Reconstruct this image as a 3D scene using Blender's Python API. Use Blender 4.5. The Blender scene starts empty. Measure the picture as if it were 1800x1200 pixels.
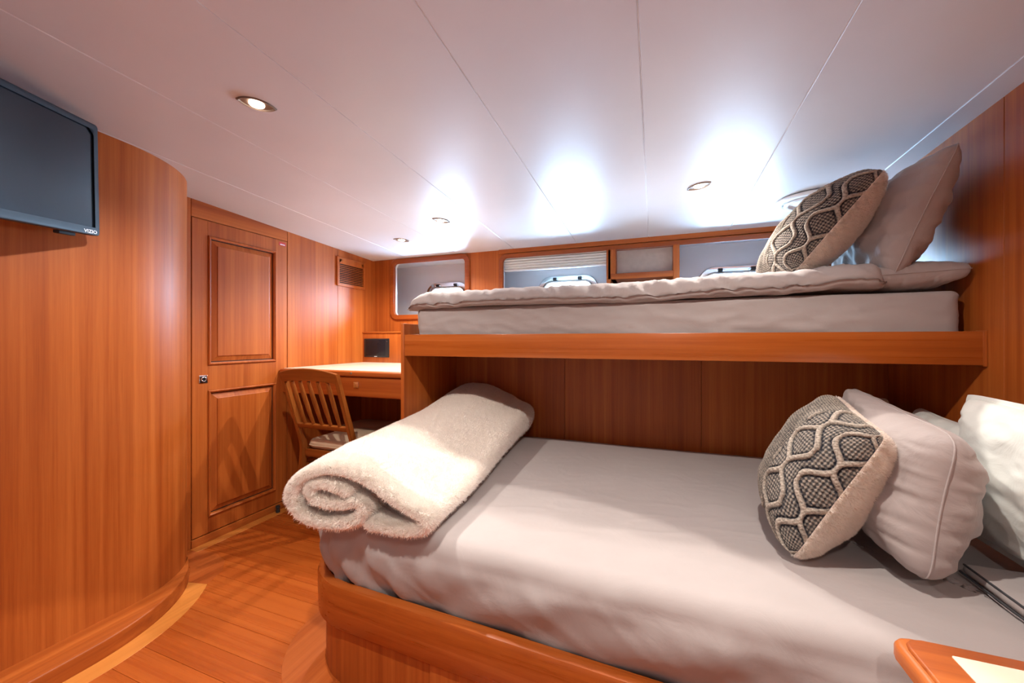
import bpy, bmesh, math, random
import numpy as np
from mathutils import Vector, noise as mn

random.seed(7)
rng = np.random.default_rng(11)
sc = bpy.context.scene
C = sc.collection
R = math.radians

# ------------------------------------------------------------------ camera
F_PX = 680.0
cam = bpy.data.objects.new('camera', bpy.data.cameras.new('camera'))
C.objects.link(cam)
cam.data.sensor_width = 36.0
cam.data.lens = F_PX / 1800.0 * 36.0
cam.data.clip_start = 0.02
cam.location = (0, 0, 1.2)
cam.rotation_euler = (R(90), 0, math.atan(250.0 / F_PX))
cam.data.shift_y = -2.5 / 1800.0
sc.camera = cam

# ------------------------------------------------------------------ daylight outside the hull (seen through the portholes)
world = bpy.data.worlds.new('overcast_sky')
sc.world = world
world.use_nodes = True
bgn = world.node_tree.nodes['Background']
bgn.inputs[0].default_value = (0.46, 0.71, 1.0, 1)
bgn.inputs[1].default_value = 95.0
DAY_PORTALS = True

# ------------------------------------------------------------------ exposure
vs = sc.view_settings
vs.view_transform = 'Standard'
vs.look = 'None'
vs.gamma = 1.0
vs.use_curve_mapping = False
vs.exposure = 0.46

LAMP_W = 42.0
LAMP_COL = (1.0, 0.92, 0.84)

# ------------------------------------------------------------------ helpers
ORG = {}

def tag(o, label=None, cat=None, group=None, kind=None):
    if label: o['label'] = label
    if cat: o['category'] = cat
    if group: o['group'] = group
    if kind: o['kind'] = kind
    return o

def thing(name, loc, label=None, cat=None, group=None, kind=None):
    o = bpy.data.objects.new(name, None)
    o.empty_display_size = 0.1
    o.location = loc
    C.objects.link(o)
    ORG[o.name] = Vector(loc)
    return tag(o, label, cat, group, kind)

def link_mesh(name, me, mat, parent=None, loc=None, sharp=32):
    """verts are in world coordinates; they are moved to the object's own origin"""
    org = ORG[parent.name] if parent else Vector(loc if loc is not None else (0, 0, 0))
    n = len(me.vertices)
    a = np.empty(n * 3); me.vertices.foreach_get('co', a)
    a = (a.reshape(-1, 3) - np.array(org)).ravel()
    me.vertices.foreach_set('co', a)
    if sharp is not None and len(me.polygons):
        me.polygons.foreach_set('use_smooth', np.ones(len(me.polygons), bool))
        if sharp < 180:
            me.set_sharp_from_angle(angle=R(sharp))
    me.update()
    if mat is not None: me.materials.append(mat)
    o = bpy.data.objects.new(name, me)
    C.objects.link(o)
    if parent:
        o.parent = parent
    else:
        o.location = org
    ORG[o.name] = org
    return o

def base_loc(me):
    n = len(me.vertices)
    a = np.empty(n * 3); me.vertices.foreach_get('co', a); a = a.reshape(-1, 3)
    lo, hi = a.min(0), a.max(0)
    return ((lo[0] + hi[0]) / 2, (lo[1] + hi[1]) / 2, lo[2])

class MB:
    """collects shapes that form ONE mesh"""
    def __init__(s): s.bm = bmesh.new()
    def box(s, x0, x1, y0, y1, z0, z1, bev=0.002, seg=2, rot=None):
        b = bmesh.new()
        bmesh.ops.create_cube(b, size=1.0)
        for v in b.verts:
            v.co = Vector(((x0 + x1) / 2 + v.co.x * (x1 - x0), (y0 + y1) / 2 + v.co.y * (y1 - y0), (z0 + z1) / 2 + v.co.z * (z1 - z0)))
        if bev > 0:
            bmesh.ops.bevel(b, geom=list(b.edges), offset=bev, segments=seg, profile=0.5, affect='EDGES')
        if rot:
            piv, M = rot
            for v in b.verts: v.co = M @ (v.co - Vector(piv)) + Vector(piv)
        s.join(b); return s
    def prism(s, poly, z0, z1, bev=0.0, seg=2, zf0=None, zf1=None):
        b = bmesh.new()
        lo = [b.verts.new((p[0], p[1], zf0(p) if zf0 else z0)) for p in poly]
        hi = [b.verts.new((p[0], p[1], zf1(p) if zf1 else z1)) for p in poly]
        n = len(poly)
        b.faces.new(lo[::-1]); tf = b.faces.new(hi)
        for i in range(n): b.faces.new((lo[i], lo[(i + 1) % n], hi[(i + 1) % n], hi[i]))
        bmesh.ops.recalc_face_normals(b, faces=list(b.faces))
        if bev > 0:
            es = [e for e in tf.edges]
            bmesh.ops.bevel(b, geom=es, offset=bev, segments=seg, profile=0.5, affect='EDGES')
        s.join(b); return s
    def beam(s, p0, p1, w, d, up=(0, 0, 1), bev=0.003, w1=None, d1=None):
        p0, p1 = Vector(p0), Vector(p1)
        ax = (p1 - p0).normalized(); u = Vector(up)
        sd = ax.cross(u).normalized(); u = sd.cross(ax).normalized()
        b = bmesh.new(); vs_ = []
        for p, ww, dd in ((p0, w, d), (p1, w1 or w, d1 or d)):
            vs_.append([b.verts.new(p + sd * (ww / 2 * i) + u * (dd / 2 * j)) for i, j in ((-1, -1), (1, -1), (1, 1), (-1, 1))])
        b.faces.new(vs_[0][::-1]); b.faces.new(vs_[1])
        for i in range(4): b.faces.new((vs_[0][i], vs_[0][(i + 1) % 4], vs_[1][(i + 1) % 4], vs_[1][i]))
        bmesh.ops.recalc_face_normals(b, faces=list(b.faces))
        if bev: bmesh.ops.bevel(b, geom=list(b.edges), offset=bev, segments=2, profile=0.5, affect='EDGES')
        s.join(b); return s
    def tube(s, pts, r, n=8, closed=False, caps=True):
        b = bmesh.new(); pts = [Vector(p) for p in pts]; N = len(pts); rings = []
        up = None
        for i, p in enumerate(pts):
            if closed: t = pts[(i + 1) % N] - pts[i - 1]
            else: t = pts[min(i + 1, N - 1)] - pts[max(i - 1, 0)]
            t.normalize()
            if up is None:
                up = Vector((0, 0, 1)) if abs(t.z) < .9 else Vector((1, 0, 0))
            sd = t.cross(up).normalized(); up = sd.cross(t).normalized()
            rr = r(i / max(1, N - 1)) if callable(r) else r
            rings.append([b.verts.new(p + (sd * math.cos(a) + up * math.sin(a)) * rr) for a in (2 * math.pi * k / n for k in range(n))])
        for i in range(N if closed else N - 1):
            A, B = rings[i], rings[(i + 1) % N]
            for k in range(n): b.faces.new((A[k], A[(k + 1) % n], B[(k + 1) % n], B[k]))
        if caps and not closed:
            b.faces.new(rings[0][::-1]); b.faces.new(rings[-1])
        bmesh.ops.recalc_face_normals(b, faces=list(b.faces))
        s.join(b); return s
    def lathe(s, prof, c, n=28, axis='z', sx=1.0, sy=1.0):
        b = bmesh.new(); rings = []
        for r, h in prof:
            ring = []
            for k in range(n):
                a = 2 * math.pi * k / n
                p, q = r * math.cos(a) * sx, r * math.sin(a) * sy
                co = {'z': (p, q, h), 'y': (p, h, q), 'x': (h, p, q)}[axis]
                ring.append(b.verts.new(Vector(co) + Vector(c)))
            rings.append(ring)
        for A, B in zip(rings, rings[1:]):
            for k in range(n): b.faces.new((A[k], A[(k + 1) % n], B[(k + 1) % n], B[k]))
        for ring in (rings[0], rings[-1]):
            try: b.faces.new(ring)
            except Exception: pass
        bmesh.ops.recalc_face_normals(b, faces=list(b.faces))
        s.join(b); return s
    def faces(s, verts, faces, recalc=True):
        b = bmesh.new(); vv = [b.verts.new(v) for v in verts]
        for f in faces: b.faces.new([vv[i] for i in f])
        if recalc: bmesh.ops.recalc_face_normals(b, faces=list(b.faces))
        s.join(b); return s
    def join(s, b):
        me = bpy.data.meshes.new('t'); b.to_mesh(me); b.free(); s.bm.from_mesh(me); bpy.data.meshes.remove(me)
    def build(s, name, mat, parent=None, loc='base', sharp=32):
        me = bpy.data.meshes.new(name); s.bm.to_mesh(me); s.bm.free()
        if parent is None and loc == 'base': loc = base_loc(me)
        return link_mesh(name, me, mat, parent, loc, sharp)

def np_mesh(name, V, Fq, mat, parent=None, loc=None, sharp=180):
    me = bpy.data.meshes.new(name)
    me.from_pydata(np.asarray(V).tolist(), [], np.asarray(Fq).tolist() if not isinstance(Fq, list) else Fq)
    if parent is None and loc is None: loc = base_loc(me)
    return link_mesh(name, me, mat, parent, loc, sharp)

def dup(o, parent, off):
    c = o.copy(); C.objects.link(c); c.parent = parent
    c.location = Vector(o.location) + Vector(off); ORG[c.name] = ORG[o.name]
    return c

def rrect(x0, x1, y0, y1, r, step=0.02):
    """rounded rectangle, counter-clockwise; r = radius or (front-left, front-right, back-right, back-left)"""
    rs = r if isinstance(r, (tuple, list)) else (r,) * 4
    cs = [(x0 + rs[0], y0 + rs[0], rs[0], math.pi), (x1 - rs[1], y0 + rs[1], rs[1], 1.5 * math.pi), (x1 - rs[2], y1 - rs[2], rs[2], 0), (x0 + rs[3], y1 - rs[3], rs[3], .5 * math.pi)]
    pts = []
    for cx, cy, rr, a0 in cs:
        n = max(3, int(rr * math.pi / 2 / step))
        pts += [(cx + rr * math.cos(a0 + math.pi / 2 * k / n), cy + rr * math.sin(a0 + math.pi / 2 * k / n)) for k in range(n + 1)]
    out = []
    for i, p in enumerate(pts):
        q = pts[(i + 1) % len(pts)]
        d = math.dist(p, q)
        if d < 1e-6: continue
        m = max(1, int(d / step))
        out += [(p[0] + (q[0] - p[0]) * k / m, p[1] + (q[1] - p[1]) * k / m) for k in range(m)]
    return out

def plate_with_holes(name, outer, holes, thick, to3d, mat, parent=None, bev=0.0, loc=None, sharp=30):
    """flat board (outer outline, hole outlines in 2D) with thickness; to3d maps (a, b, depth) to the world"""
    cu = bpy.data.curves.new('c', 'CURVE'); cu.dimensions = '2D'; cu.fill_mode = 'BOTH'
    for ring in [outer] + holes:
        sp = cu.splines.new('POLY'); sp.points.add(len(ring) - 1); sp.use_cyclic_u = True
        for p, q in zip(sp.points, ring): p.co = (q[0], q[1], 0, 1)
    cu.extrude = thick / 2; cu.bevel_depth = bev; cu.bevel_resolution = 2
    if bev: cu.extrude = max(1e-4, thick / 2 - bev); cu.offset = -bev
    ob = bpy.data.objects.new('c', cu); C.objects.link(ob)
    bpy.context.view_layer.update()
    me = bpy.data.meshes.new_from_object(ob)
    bpy.data.objects.remove(ob); bpy.data.curves.remove(cu)
    me.name = name
    for v in me.vertices:
        v.co = to3d(v.co.x, v.co.y, v.co.z)
    b = bmesh.new(); b.from_mesh(me)
    bmesh.ops.remove_doubles(b, verts=list(b.verts), dist=1e-5)
    bmesh.ops.recalc_face_normals(b, faces=list(b.faces)); b.to_mesh(me); b.free()
    me.materials.clear()
    if parent is None and loc is None: loc = base_loc(me)
    return link_mesh(name, me, mat, parent, loc, sharp)

# ------------------------------------------------------------------ materials
def new_mat(name):
    m = bpy.data.materials.new(name); m.use_nodes = True
    nt = m.node_tree; b = nt.nodes['Principled BSDF']
    return m, nt, b

def N(nt, t, **kw):
    n = nt.nodes.new(t)
    for k, v in kw.items(): setattr(n, k, v)
    return n

def ramp(nt, stops):
    r = N(nt, 'ShaderNodeValToRGB'); e = r.color_ramp.elements
    e[0].position, e[0].color = stops[0][0], (*stops[0][1], 1)
    e[1].position, e[1].color = stops[-1][0], (*stops[-1][1], 1)
    for p, c in stops[1:-1]:
        x = e.new(p); x.color = (*c, 1)
    return r

def wood(name, axis, dark=(0.235, 0.042, 0.006), mid=(0.385, 0.090, 0.0125), light=(0.53, 0.152, 0.027), rough=0.43, strips=0.11, coat=0.08, k=.88):
    m, nt, b = new_mat(name); L = nt.links.new
    tc = N(nt, 'ShaderNodeTexCoord'); oi = N(nt, 'ShaderNodeObjectInfo')
    mul = N(nt, 'ShaderNodeMath', operation='MULTIPLY'); mul.inputs[1].default_value = 17.3
    L(oi.outputs['Random'], mul.inputs[0])
    add = N(nt, 'ShaderNodeVectorMath', operation='ADD'); L(tc.outputs['Object'], add.inputs[0]); L(mul.outputs[0], add.inputs[1])
    def mapped(across, along):
        mp = N(nt, 'ShaderNodeMapping'); s = [across] * 3; s['xyz'.index(axis)] = along
        mp.inputs['Scale'].default_value = s; L(add.outputs[0], mp.inputs[0]); return mp
    n1 = N(nt, 'ShaderNodeTexNoise'); n1.inputs['Scale'].default_value = 1; n1.inputs['Detail'].default_value = 5; n1.inputs['Roughness'].default_value = .62
    L(mapped(52, .8).outputs[0], n1.inputs['Vector'])
    n2 = N(nt, 'ShaderNodeTexNoise'); n2.inputs['Scale'].default_value = 1; n2.inputs['Detail'].default_value = 3
    L(mapped(16, .25).outputs[0], n2.inputs['Vector'])
    n3 = N(nt, 'ShaderNodeTexNoise'); n3.inputs['Scale'].default_value = 1; n3.inputs['Detail'].default_value = 2
    L(mapped(300, 9).outputs[0], n3.inputs['Vector'])
    # veneer leaves: a constant tone across each strip
    mp = N(nt, 'ShaderNodeMapping'); s = [1 / strips] * 3; s['xyz'.index(axis)] = 0.0; mp.inputs['Scale'].default_value = s
    L(add.outputs[0], mp.inputs[0])
    fl = N(nt, 'ShaderNodeVectorMath', operation='FLOOR'); L(mp.outputs[0], fl.inputs[0])
    wn = N(nt, 'ShaderNodeTexWhiteNoise', noise_dimensions='3D'); L(fl.outputs[0], wn.inputs['Vector'])
    def mad(a, k, c_):
        x = N(nt, 'ShaderNodeMath', operation='MULTIPLY_ADD'); L(a, x.inputs[0]); x.inputs[1].default_value = k
        if isinstance(c_, float): x.inputs[2].default_value = c_
        else: L(c_, x.inputs[2])
        return x.outputs[0]
    v = mad(n1.outputs[0], 1.05 * k, .33 - .95 * k)
    v = mad(n2.outputs[0], .85 * k, v)
    v = mad(wn.outputs['Value'], .16, v)
    v = mad(n3.outputs[0], .22, v)
    v = mad(oi.outputs['Random'], .12, v)
    rp = ramp(nt, [(0.12, dark), (0.5, mid), (0.9, light)]); L(v, rp.inputs[0])
    L(rp.outputs[0], b.inputs['Base Color'])
    rr = N(nt, 'ShaderNodeMath', operation='MULTIPLY_ADD'); L(n1.outputs[0], rr.inputs[0]); rr.inputs[1].default_value = .14; rr.inputs[2].default_value = rough - .05
    L(rr.outputs[0], b.inputs['Roughness'])
    bp = N(nt, 'ShaderNodeBump'); bp.inputs['Strength'].default_value = .06; bp.inputs['Distance'].default_value = .0006
    L(n3.outputs[0], bp.inputs['Height']); L(bp.outputs[0], b.inputs['Normal'])
    b.inputs['Specular IOR Level'].default_value = .38
    b.inputs['Coat Weight'].default_value = coat; b.inputs['Coat Roughness'].default_value = .36
    return m

def plain(name, col, rough=.5, metal=0.0, noise_amt=.06, nscale=30.0, bump=0.0, bscale=200.0, spec=.5, sheen=0.0, coat=0.0):
    m, nt, b = new_mat(name); L = nt.links.new
    tc = N(nt, 'ShaderNodeTexCoord')
    n = N(nt, 'ShaderNodeTexNoise'); n.inputs['Scale'].default_value = nscale; n.inputs['Detail'].default_value = 4
    L(tc.outputs['Object'], n.inputs['Vector'])
    rp = ramp(nt, [(0.25, tuple(c * (1 - noise_amt) for c in col)), (0.75, tuple(min(1, c * (1 + noise_amt)) for c in col))])
    L(n.outputs[0], rp.inputs[0]); L(rp.outputs[0], b.inputs['Base Color'])
    b.inputs['Roughness'].default_value = rough; b.inputs['Metallic'].default_value = metal
    b.inputs['Specular IOR Level'].default_value = spec
    b.inputs['Sheen Weight'].default_value = sheen; b.inputs['Coat Weight'].default_value = coat
    if bump:
        n2 = N(nt, 'ShaderNodeTexNoise'); n2.inputs['Scale'].default_value = bscale; n2.inputs['Detail'].default_value = 3
        L(tc.outputs['Object'], n2.inputs['Vector'])
        bp = N(nt, 'ShaderNodeBump'); bp.inputs['Strength'].default_value = bump; bp.inputs['Distance'].default_value = .002
        L(n2.outputs[0], bp.inputs['Height']); L(bp.outputs[0], b.inputs['Normal'])
    return m

def emissive(name, col, strength):
    m, nt, b = new_mat(name)
    b.inputs['Base Color'].default_value = (.9, .9, .9, 1)
    b.inputs['Emission Color'].default_value = (*col, 1); b.inputs['Emission Strength'].default_value = strength
    n = N(nt, 'ShaderNodeTexNoise'); n.inputs['Scale'].default_value = 40
    rp = ramp(nt, [(0, (.85, .85, .85)), (1, (.95, .95, .95))]); nt.links.new(n.outputs[0], rp.inputs[0]); nt.links.new(rp.outputs[0], b.inputs['Base Color'])
    return m

def pane(name):
    m, nt, b = new_mat(name); nt.nodes.remove(b); L = nt.links.new
    out = nt.nodes['Material Output']
    tr = N(nt, 'ShaderNodeBsdfTransparent'); tr.inputs[0].default_value = (.93, .96, .97, 1)
    gl = N(nt, 'ShaderNodeBsdfGlossy'); gl.inputs['Roughness'].default_value = .02
    fr = N(nt, 'ShaderNodeFresnel'); fr.inputs['IOR'].default_value = 1.45
    mx = N(nt, 'ShaderNodeMixShader'); L(fr.outputs[0], mx.inputs[0]); L(tr.outputs[0], mx.inputs[1]); L(gl.outputs[0], mx.inputs[2])
    L(mx.outputs[0], out.inputs[0]); return m

def fabric(name, col, rough=.85, weave=900.0, bump=.25, wrinkle=0.0, sheen=.15, amt=.05):
    m, nt, b = new_mat(name); L = nt.links.new
    tc = N(nt, 'ShaderNodeTexCoord')
    n = N(nt, 'ShaderNodeTexNoise'); n.inputs['Scale'].default_value = 3.0; n.inputs['Detail'].default_value = 5
    L(tc.outputs['Object'], n.inputs['Vector'])
    rp = ramp(nt, [(0.3, tuple(c * (1 - amt) for c in col)), (0.7, tuple(min(1, c * (1 + amt)) for c in col))])
    L(n.outputs[0], rp.inputs[0]); L(rp.outputs[0], b.inputs['Base Color'])
    b.inputs['Roughness'].default_value = rough; b.inputs['Sheen Weight'].default_value = sheen; b.inputs['Specular IOR Level'].default_value = .25
    w = N(nt, 'ShaderNodeTexNoise'); w.inputs['Scale'].default_value = weave; w.inputs['Detail'].default_value = 1
    L(tc.outputs['Object'], w.inputs['Vector'])
    bp = N(nt, 'ShaderNodeBump'); bp.inputs['Strength'].default_value = bump; bp.inputs['Distance'].default_value = .0006
    L(w.outputs[0], bp.inputs['Height'])
    last = bp
    if wrinkle:
        w2 = N(nt, 'ShaderNodeTexNoise'); w2.inputs['Scale'].default_value = 9; w2.inputs['Detail'].default_value = 4; w2.inputs['Distortion'].default_value = 1.2
        L(tc.outputs['Object'], w2.inputs['Vector'])
        b2 = N(nt, 'ShaderNodeBump'); b2.inputs['Strength'].default_value = wrinkle; b2.inputs['Distance'].default_value = .02
        L(w2.outputs[0], b2.inputs['Height']); L(bp.outputs[0], b2.inputs['Normal']); last = b2
    L(last.outputs[0], b.inputs['Normal'])
    return m

W_Z = wood('cherry_vertical', 'z')
W_X = wood('cherry_along_berth', 'x')
W_Y = wood('cherry_along_cabin', 'y')
W_RAIL = wood('cherry_rail', 'x', light=(.52, .155, .036), rough=.27, k=.75)
W_FRAME = wood('cherry_frame', 'x', dark=(.20, .034, .006), mid=(.30, .062, .010), light=(.40, .10, .018), rough=.3, k=.7)
W_CHAIR = wood('cherry_chair', 'z', dark=(.15, .036, .005), mid=(.235, .064, .010), light=(.33, .10, .018), rough=.3, strips=.5)
W_CHAIRX = wood('cherry_chair_across', 'x', dark=(.15, .036, .005), mid=(.235, .064, .010), light=(.33, .10, .018), rough=.3, strips=.5)
W_FLOOR = wood('teak_plank', 'x', dark=(.25, .042, .005), mid=(.38, .078, .010), light=(.50, .125, .019), rough=.26, strips=.6, coat=.3, k=.7)
W_BORDER = wood('pale_teak_border', 'y', dark=(.44, .13, .022), mid=(.58, .20, .036), light=(.68, .26, .055), rough=.28, strips=.6, coat=.3)
W_BORDER2 = wood('teak_border', 'y', dark=(.32, .07, .011), mid=(.43, .105, .018), light=(.53, .145, .03), rough=.28, strips=.6, coat=.3)
W_RING = wood('teak_ring', 'y', dark=(.27, .050, .008), mid=(.40, .090, .016), light=(.52, .138, .028), rough=.28, strips=.6, coat=.3)
M_DARK = plain('dark_gap', (.012, .008, .006), .8)
M_CEIL = plain('ceiling_vinyl', (.66, .675, .71), .37, noise_amt=.035, nscale=2.2, bump=.05, bscale=16, spec=.5)
M_REAR = plain('pale_fill_panel', (.74, .72, .69), .5, noise_amt=.03, nscale=3)  # unseen rear wall panels, made pale to bounce neutral fill light
M_SEAM = plain('ceiling_batten', (.82, .80, .80), .35)
M_LINING = plain('hull_lining_vinyl', (.66, .66, .70), .5, noise_amt=.03, nscale=3)
M_LACQ = plain('cream_lacquer', (.80, .70, .55), .25, noise_amt=.02, nscale=6)
M_CHROME = plain('polished_chrome', (.82, .82, .84), .12, metal=1.0, noise_amt=.02)
M_BRASS = plain('brushed_nickel', (.24, .18, .14), .45, metal=.5, noise_amt=.05)
M_BLACK = plain('black_plastic', (.012, .014, .018), .35, noise_amt=.1)
M_BEZEL = plain('gloss_black_bezel', (.016, .022, .030), .42, noise_amt=.1, spec=.3)
M_SCREEN = plain('matte_screen', (.007, .010, .016), .24, spec=.35, noise_amt=.05)
M_RUBBER = plain('black_rubber', (.02, .02, .02), .7)
M_WHITE = plain('white_plastic', (.80, .80, .80), .35, noise_amt=.02)
M_RED = plain('red_label', (.55, .04, .05), .4)
M_LOGO = plain('silver_print', (.75, .78, .82), .4)
M_GLASS = pane('porthole_glass')
M_LAMP = emissive('lamp_lens', (1.0, .88, .74), 30.0)
M_SHEET = fabric('taupe_sheet', (.385, .343, .332), wrinkle=.12)
M_SHEET2 = fabric('taupe_duvet', (.41, .36, .345), wrinkle=.2)
M_PILLOW = fabric('taupe_pillowcase', (.40, .345, .33), wrinkle=.3)
M_WPILLOW = fabric('white_pillowcase', (.72, .74, .70), wrinkle=.3)
M_TPILLOW = fabric('tan_pillowcase', (.42, .27, .18), wrinkle=.2)
M_CUSH = fabric('beige_upholstery', (.62, .48, .32), weave=500, bump=.3)
M_FLEECE = fabric('cream_fleece', (.86, .80, .74), rough=1, sheen=.4, weave=300, bump=.6)
def pile_mat(name, col):
    m, nt, b = new_mat(name); nt.nodes.remove(b); L = nt.links.new
    n = N(nt, 'ShaderNodeTexNoise'); n.inputs['Scale'].default_value = 60
    tc = N(nt, 'ShaderNodeTexCoord'); L(tc.outputs['Object'], n.inputs['Vector'])
    rp = ramp(nt, [(.3, tuple(c * .95 for c in col)), (.7, col)]); L(n.outputs[0], rp.inputs[0])
    d = N(nt, 'ShaderNodeBsdfDiffuse'); t = N(nt, 'ShaderNodeBsdfTranslucent'); mx = N(nt, 'ShaderNodeMixShader'); mx.inputs[0].default_value = .5
    L(rp.outputs[0], d.inputs[0]); L(rp.outputs[0], t.inputs[0]); L(d.outputs[0], mx.inputs[1]); L(t.outputs[0], mx.inputs[2])
    L(mx.outputs[0], nt.nodes['Material Output'].inputs[0]); return m
M_PILE = pile_mat('cream_fleece_pile', (.93, .885, .835))
M_SHERPA = fabric('sherpa', (.88, .79, .71), rough=1, sheen=.4, weave=300, bump=.6)
M_SHERPAP = pile_mat('sherpa_pile', (.95, .88, .81))
M_BLIND = fabric('pleated_blind_fabric', (.76, .74, .68), weave=400)
M_PIPING = plain('dark_piping', (.05, .05, .055), .8)

def knit_material():
    m, nt, b = new_mat('melange_knit'); L = nt.links.new
    tc = N(nt, 'ShaderNodeTexCoord')
    at = N(nt, 'ShaderNodeAttribute', attribute_name='yarn')
    n = N(nt, 'ShaderNodeTexNoise'); n.inputs['Scale'].default_value = 210; n.inputs['Detail'].default_value = 2
    L(tc.outputs['Object'], n.inputs['Vector'])
    a = N(nt, 'ShaderNodeMath', operation='MULTIPLY_ADD'); L(n.outputs[0], a.inputs[0]); a.inputs[1].default_value = .9; a.inputs[2].default_value = -.45
    a2 = N(nt, 'ShaderNodeMath', operation='ADD'); L(a.outputs[0], a2.inputs[0]); L(at.outputs['Fac'], a2.inputs[1])
    rp = ramp(nt, [(0.05, (.022, .023, .032)), (.38, (.115, .105, .095)), (.62, (.30, .26, .215)), (.95, (.52, .45, .375))])
    L(a2.outputs[0], rp.inputs[0]); L(rp.outputs[0], b.inputs['Base Color'])
    b.inputs['Roughness'].default_value = .95; b.inputs['Sheen Weight'].default_value = .2; b.inputs['Specular IOR Level'].default_value = .15
    bp = N(nt, 'ShaderNodeBump'); bp.inputs['Strength'].default_value = .35; bp.inputs['Distance'].default_value = .001
    L(n.outputs[0], bp.inputs['Height']); L(bp.outputs[0], b.inputs['Normal'])
    return m
M_KNIT = knit_material()

# ------------------------------------------------------------------ the cabin's shell
WX_AFT = -2.494      # wall with the door (plane X)
WY_HULL = 2.98       # wooden wall with the windows (plane Y)
WX_RIGHT = 1.08
Y_REAR = -1.25
def zc(y): return 2.015 - .0452 * (y - 1.43)

# floor with planks across the cabin
floor = MB().box(-2.7, 1.3, Y_REAR - .1, 3.5, -.06, -.0125, 0).build('floor', M_DARK)
tag(floor, kind='structure')
y = -1.2; row = 0
EDGES = [.822, .925, 1.02, 1.129]
ys = list(np.arange(-1.27, .80, .104)) + EDGES + list(np.arange(1.235, 3.1, .104))
for y0, y1 in zip(ys, ys[1:]):
    cuts = [-2.6, -1.0 + .7 * ((row * 53) % 10) / 10, 1.1]
    cuts = [c_ for c_ in sorted(set(cuts)) if -2.6 <= c_ <= 1.1]
    for a, b_ in zip(cuts, cuts[1:]):
        MB().box(a + .0004, b_ - .0004, y0 + .0004, y1 - .0004, -.012, random.uniform(-.0002, .0001), .0007, 1).build('plank', W_FLOOR, floor)
    row += 1

# ceiling: vinyl panels between thin battens, falling towards the hull
ceil = MB().faces([(-2.7, Y_REAR - .1, zc(Y_REAR - .1) + .02), (1.3, Y_REAR - .1, zc(Y_REAR - .1) + .02), (1.3, 3.5, zc(3.5) + .02), (-2.7, 3.5, zc(3.5) + .02),
                   (-2.7, Y_REAR - .1, zc(Y_REAR - .1) + .09), (1.3, Y_REAR - .1, zc(Y_REAR - .1) + .09), (1.3, 3.5, zc(3.5) + .09), (-2.7, 3.5, zc(3.5) + .09)],
                  [(0, 1, 2, 3), (4, 5, 6, 7), (0, 1, 5, 4), (1, 2, 6, 5), (2, 3, 7, 6), (3, 0, 4, 7)]).build('ceiling', M_SEAM)
tag(ceil, kind='structure')
def slab_along_y(x0, x1, y0, y1, dz0, dz1):
    pr = []
    bv = .0016
    for yy in (y0, y1):
        z0 = zc(yy)
        pr.append([(x0, yy, z0 + dz1), (x0, yy, z0 + dz0 + bv), (x0 + bv, yy, z0 + dz0), (x1 - bv, yy, z0 + dz0), (x1, yy, z0 + dz0 + bv), (x1, yy, z0 + dz1)])
    v = pr[0] + pr[1]; n = 6
    return v, [tuple(range(n))[::-1], tuple(range(n, 2 * n))] + [(i, (i + 1) % n, n + (i + 1) % n, n + i) for i in range(n)]
seams = [-2.7, -2.092, -1.591, -1.076, -.559, -.039, .473, .99, 1.3]
for a, b_ in zip(seams, seams[1:]):
    v, f = slab_along_y(a + .0018, b_ - .0018, Y_REAR - .1, 3.4, 0.0, .018)
    MB().faces(v, f).build('ceiling_panel', M_CEIL, ceil, sharp=20)
for s_ in seams[1:-1]:
    v, f = slab_along_y(s_ - .002, s_ + .002, Y_REAR - .1, 3.0, .0015, .019)
    MB().faces(v, f).build('seam_batten', M_SEAM, ceil, sharp=20)

# left wall: straight panel that bends away to the door wall
def arc(cx, cy, r, a0, a1, n): return [(cx + r * math.cos(R(a0 + (a1 - a0) * k / n)), cy + r * math.sin(R(a0 + (a1 - a0) * k / n))) for k in range(n + 1)]
outer = [(-2.10, Y_REAR)] + [(-2.10, y) for y in np.linspace(Y_REAR + .3, .9, 8)] + arc(-2.5, .97, .40, 0, 90, 28)
inner = [(-2.13, Y_REAR)] + arc(-2.5, .97, .37, 0, 90, 28)
wl = MB().prism(outer + inner[::-1], -.02, 2.2).build('wall_left', W_Z, loc=(-2.1, 0, 0), sharp=40)
tag(wl, kind='structure')
# its broad low skirting ledge
so = [(-1.945, Y_REAR)] + [(-1.945, y) for y in np.linspace(Y_REAR + .3, .75, 8)] + arc(-2.5, .80, .555, 0, 69, 28)
si = [(-2.10, Y_REAR)] + arc(-2.5, .97, .395, 0, 60, 28)
bb = MB().prism(so + si[::-1], 0.0, .066, bev=.007, seg=3).build('baseboard_left', W_Y, loc=(-2, 0, 0))
tag(bb, kind='structure')
# pale margin plank following it on the floor
bo = [(-1.86, Y_REAR)] + [(-1.86, y) for y in np.linspace(Y_REAR + .3, .75, 8)] + arc(-2.5, .80, .64, 0, 47, 24)
bi = [(-1.945, Y_REAR)] + [(-1.945, y) for y in np.linspace(Y_REAR + .3, .75, 8)] + arc(-2.5, .80, .556, 0, 53, 24)
MB().prism(bo + bi[::-1], -.004, .0016, bev=.001, seg=1).build('border_strip', W_BORDER, floor, sharp=20)
MB().prism([(-2.063, 1.269), (-2.165, 1.243), (-2.30, 1.33), (-2.49, 1.40), (-2.44, 1.46), (-2.33, 1.47), (-2.20, 1.44), (-2.11, 1.37)], -.004, .0012, bev=.001, seg=1).build('border_strip', W_RING, floor, sharp=20)
MB().box(-2.49, -2.425, 1.44, 2.2, -.004, .0014, .001, 1).build('border_strip', W_BORDER, floor)
# curved margin round the foot of the berth
ring_o = arc(-1.011, 1.314, .385, 150, 262, 28); ring_i = arc(-1.011, 1.314, .24, 150, 262, 28)
MB().prism(ring_o + ring_i[::-1], -.004, .0016, bev=.001, seg=1).build('border_strip', W_RING, floor, sharp=20)

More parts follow.
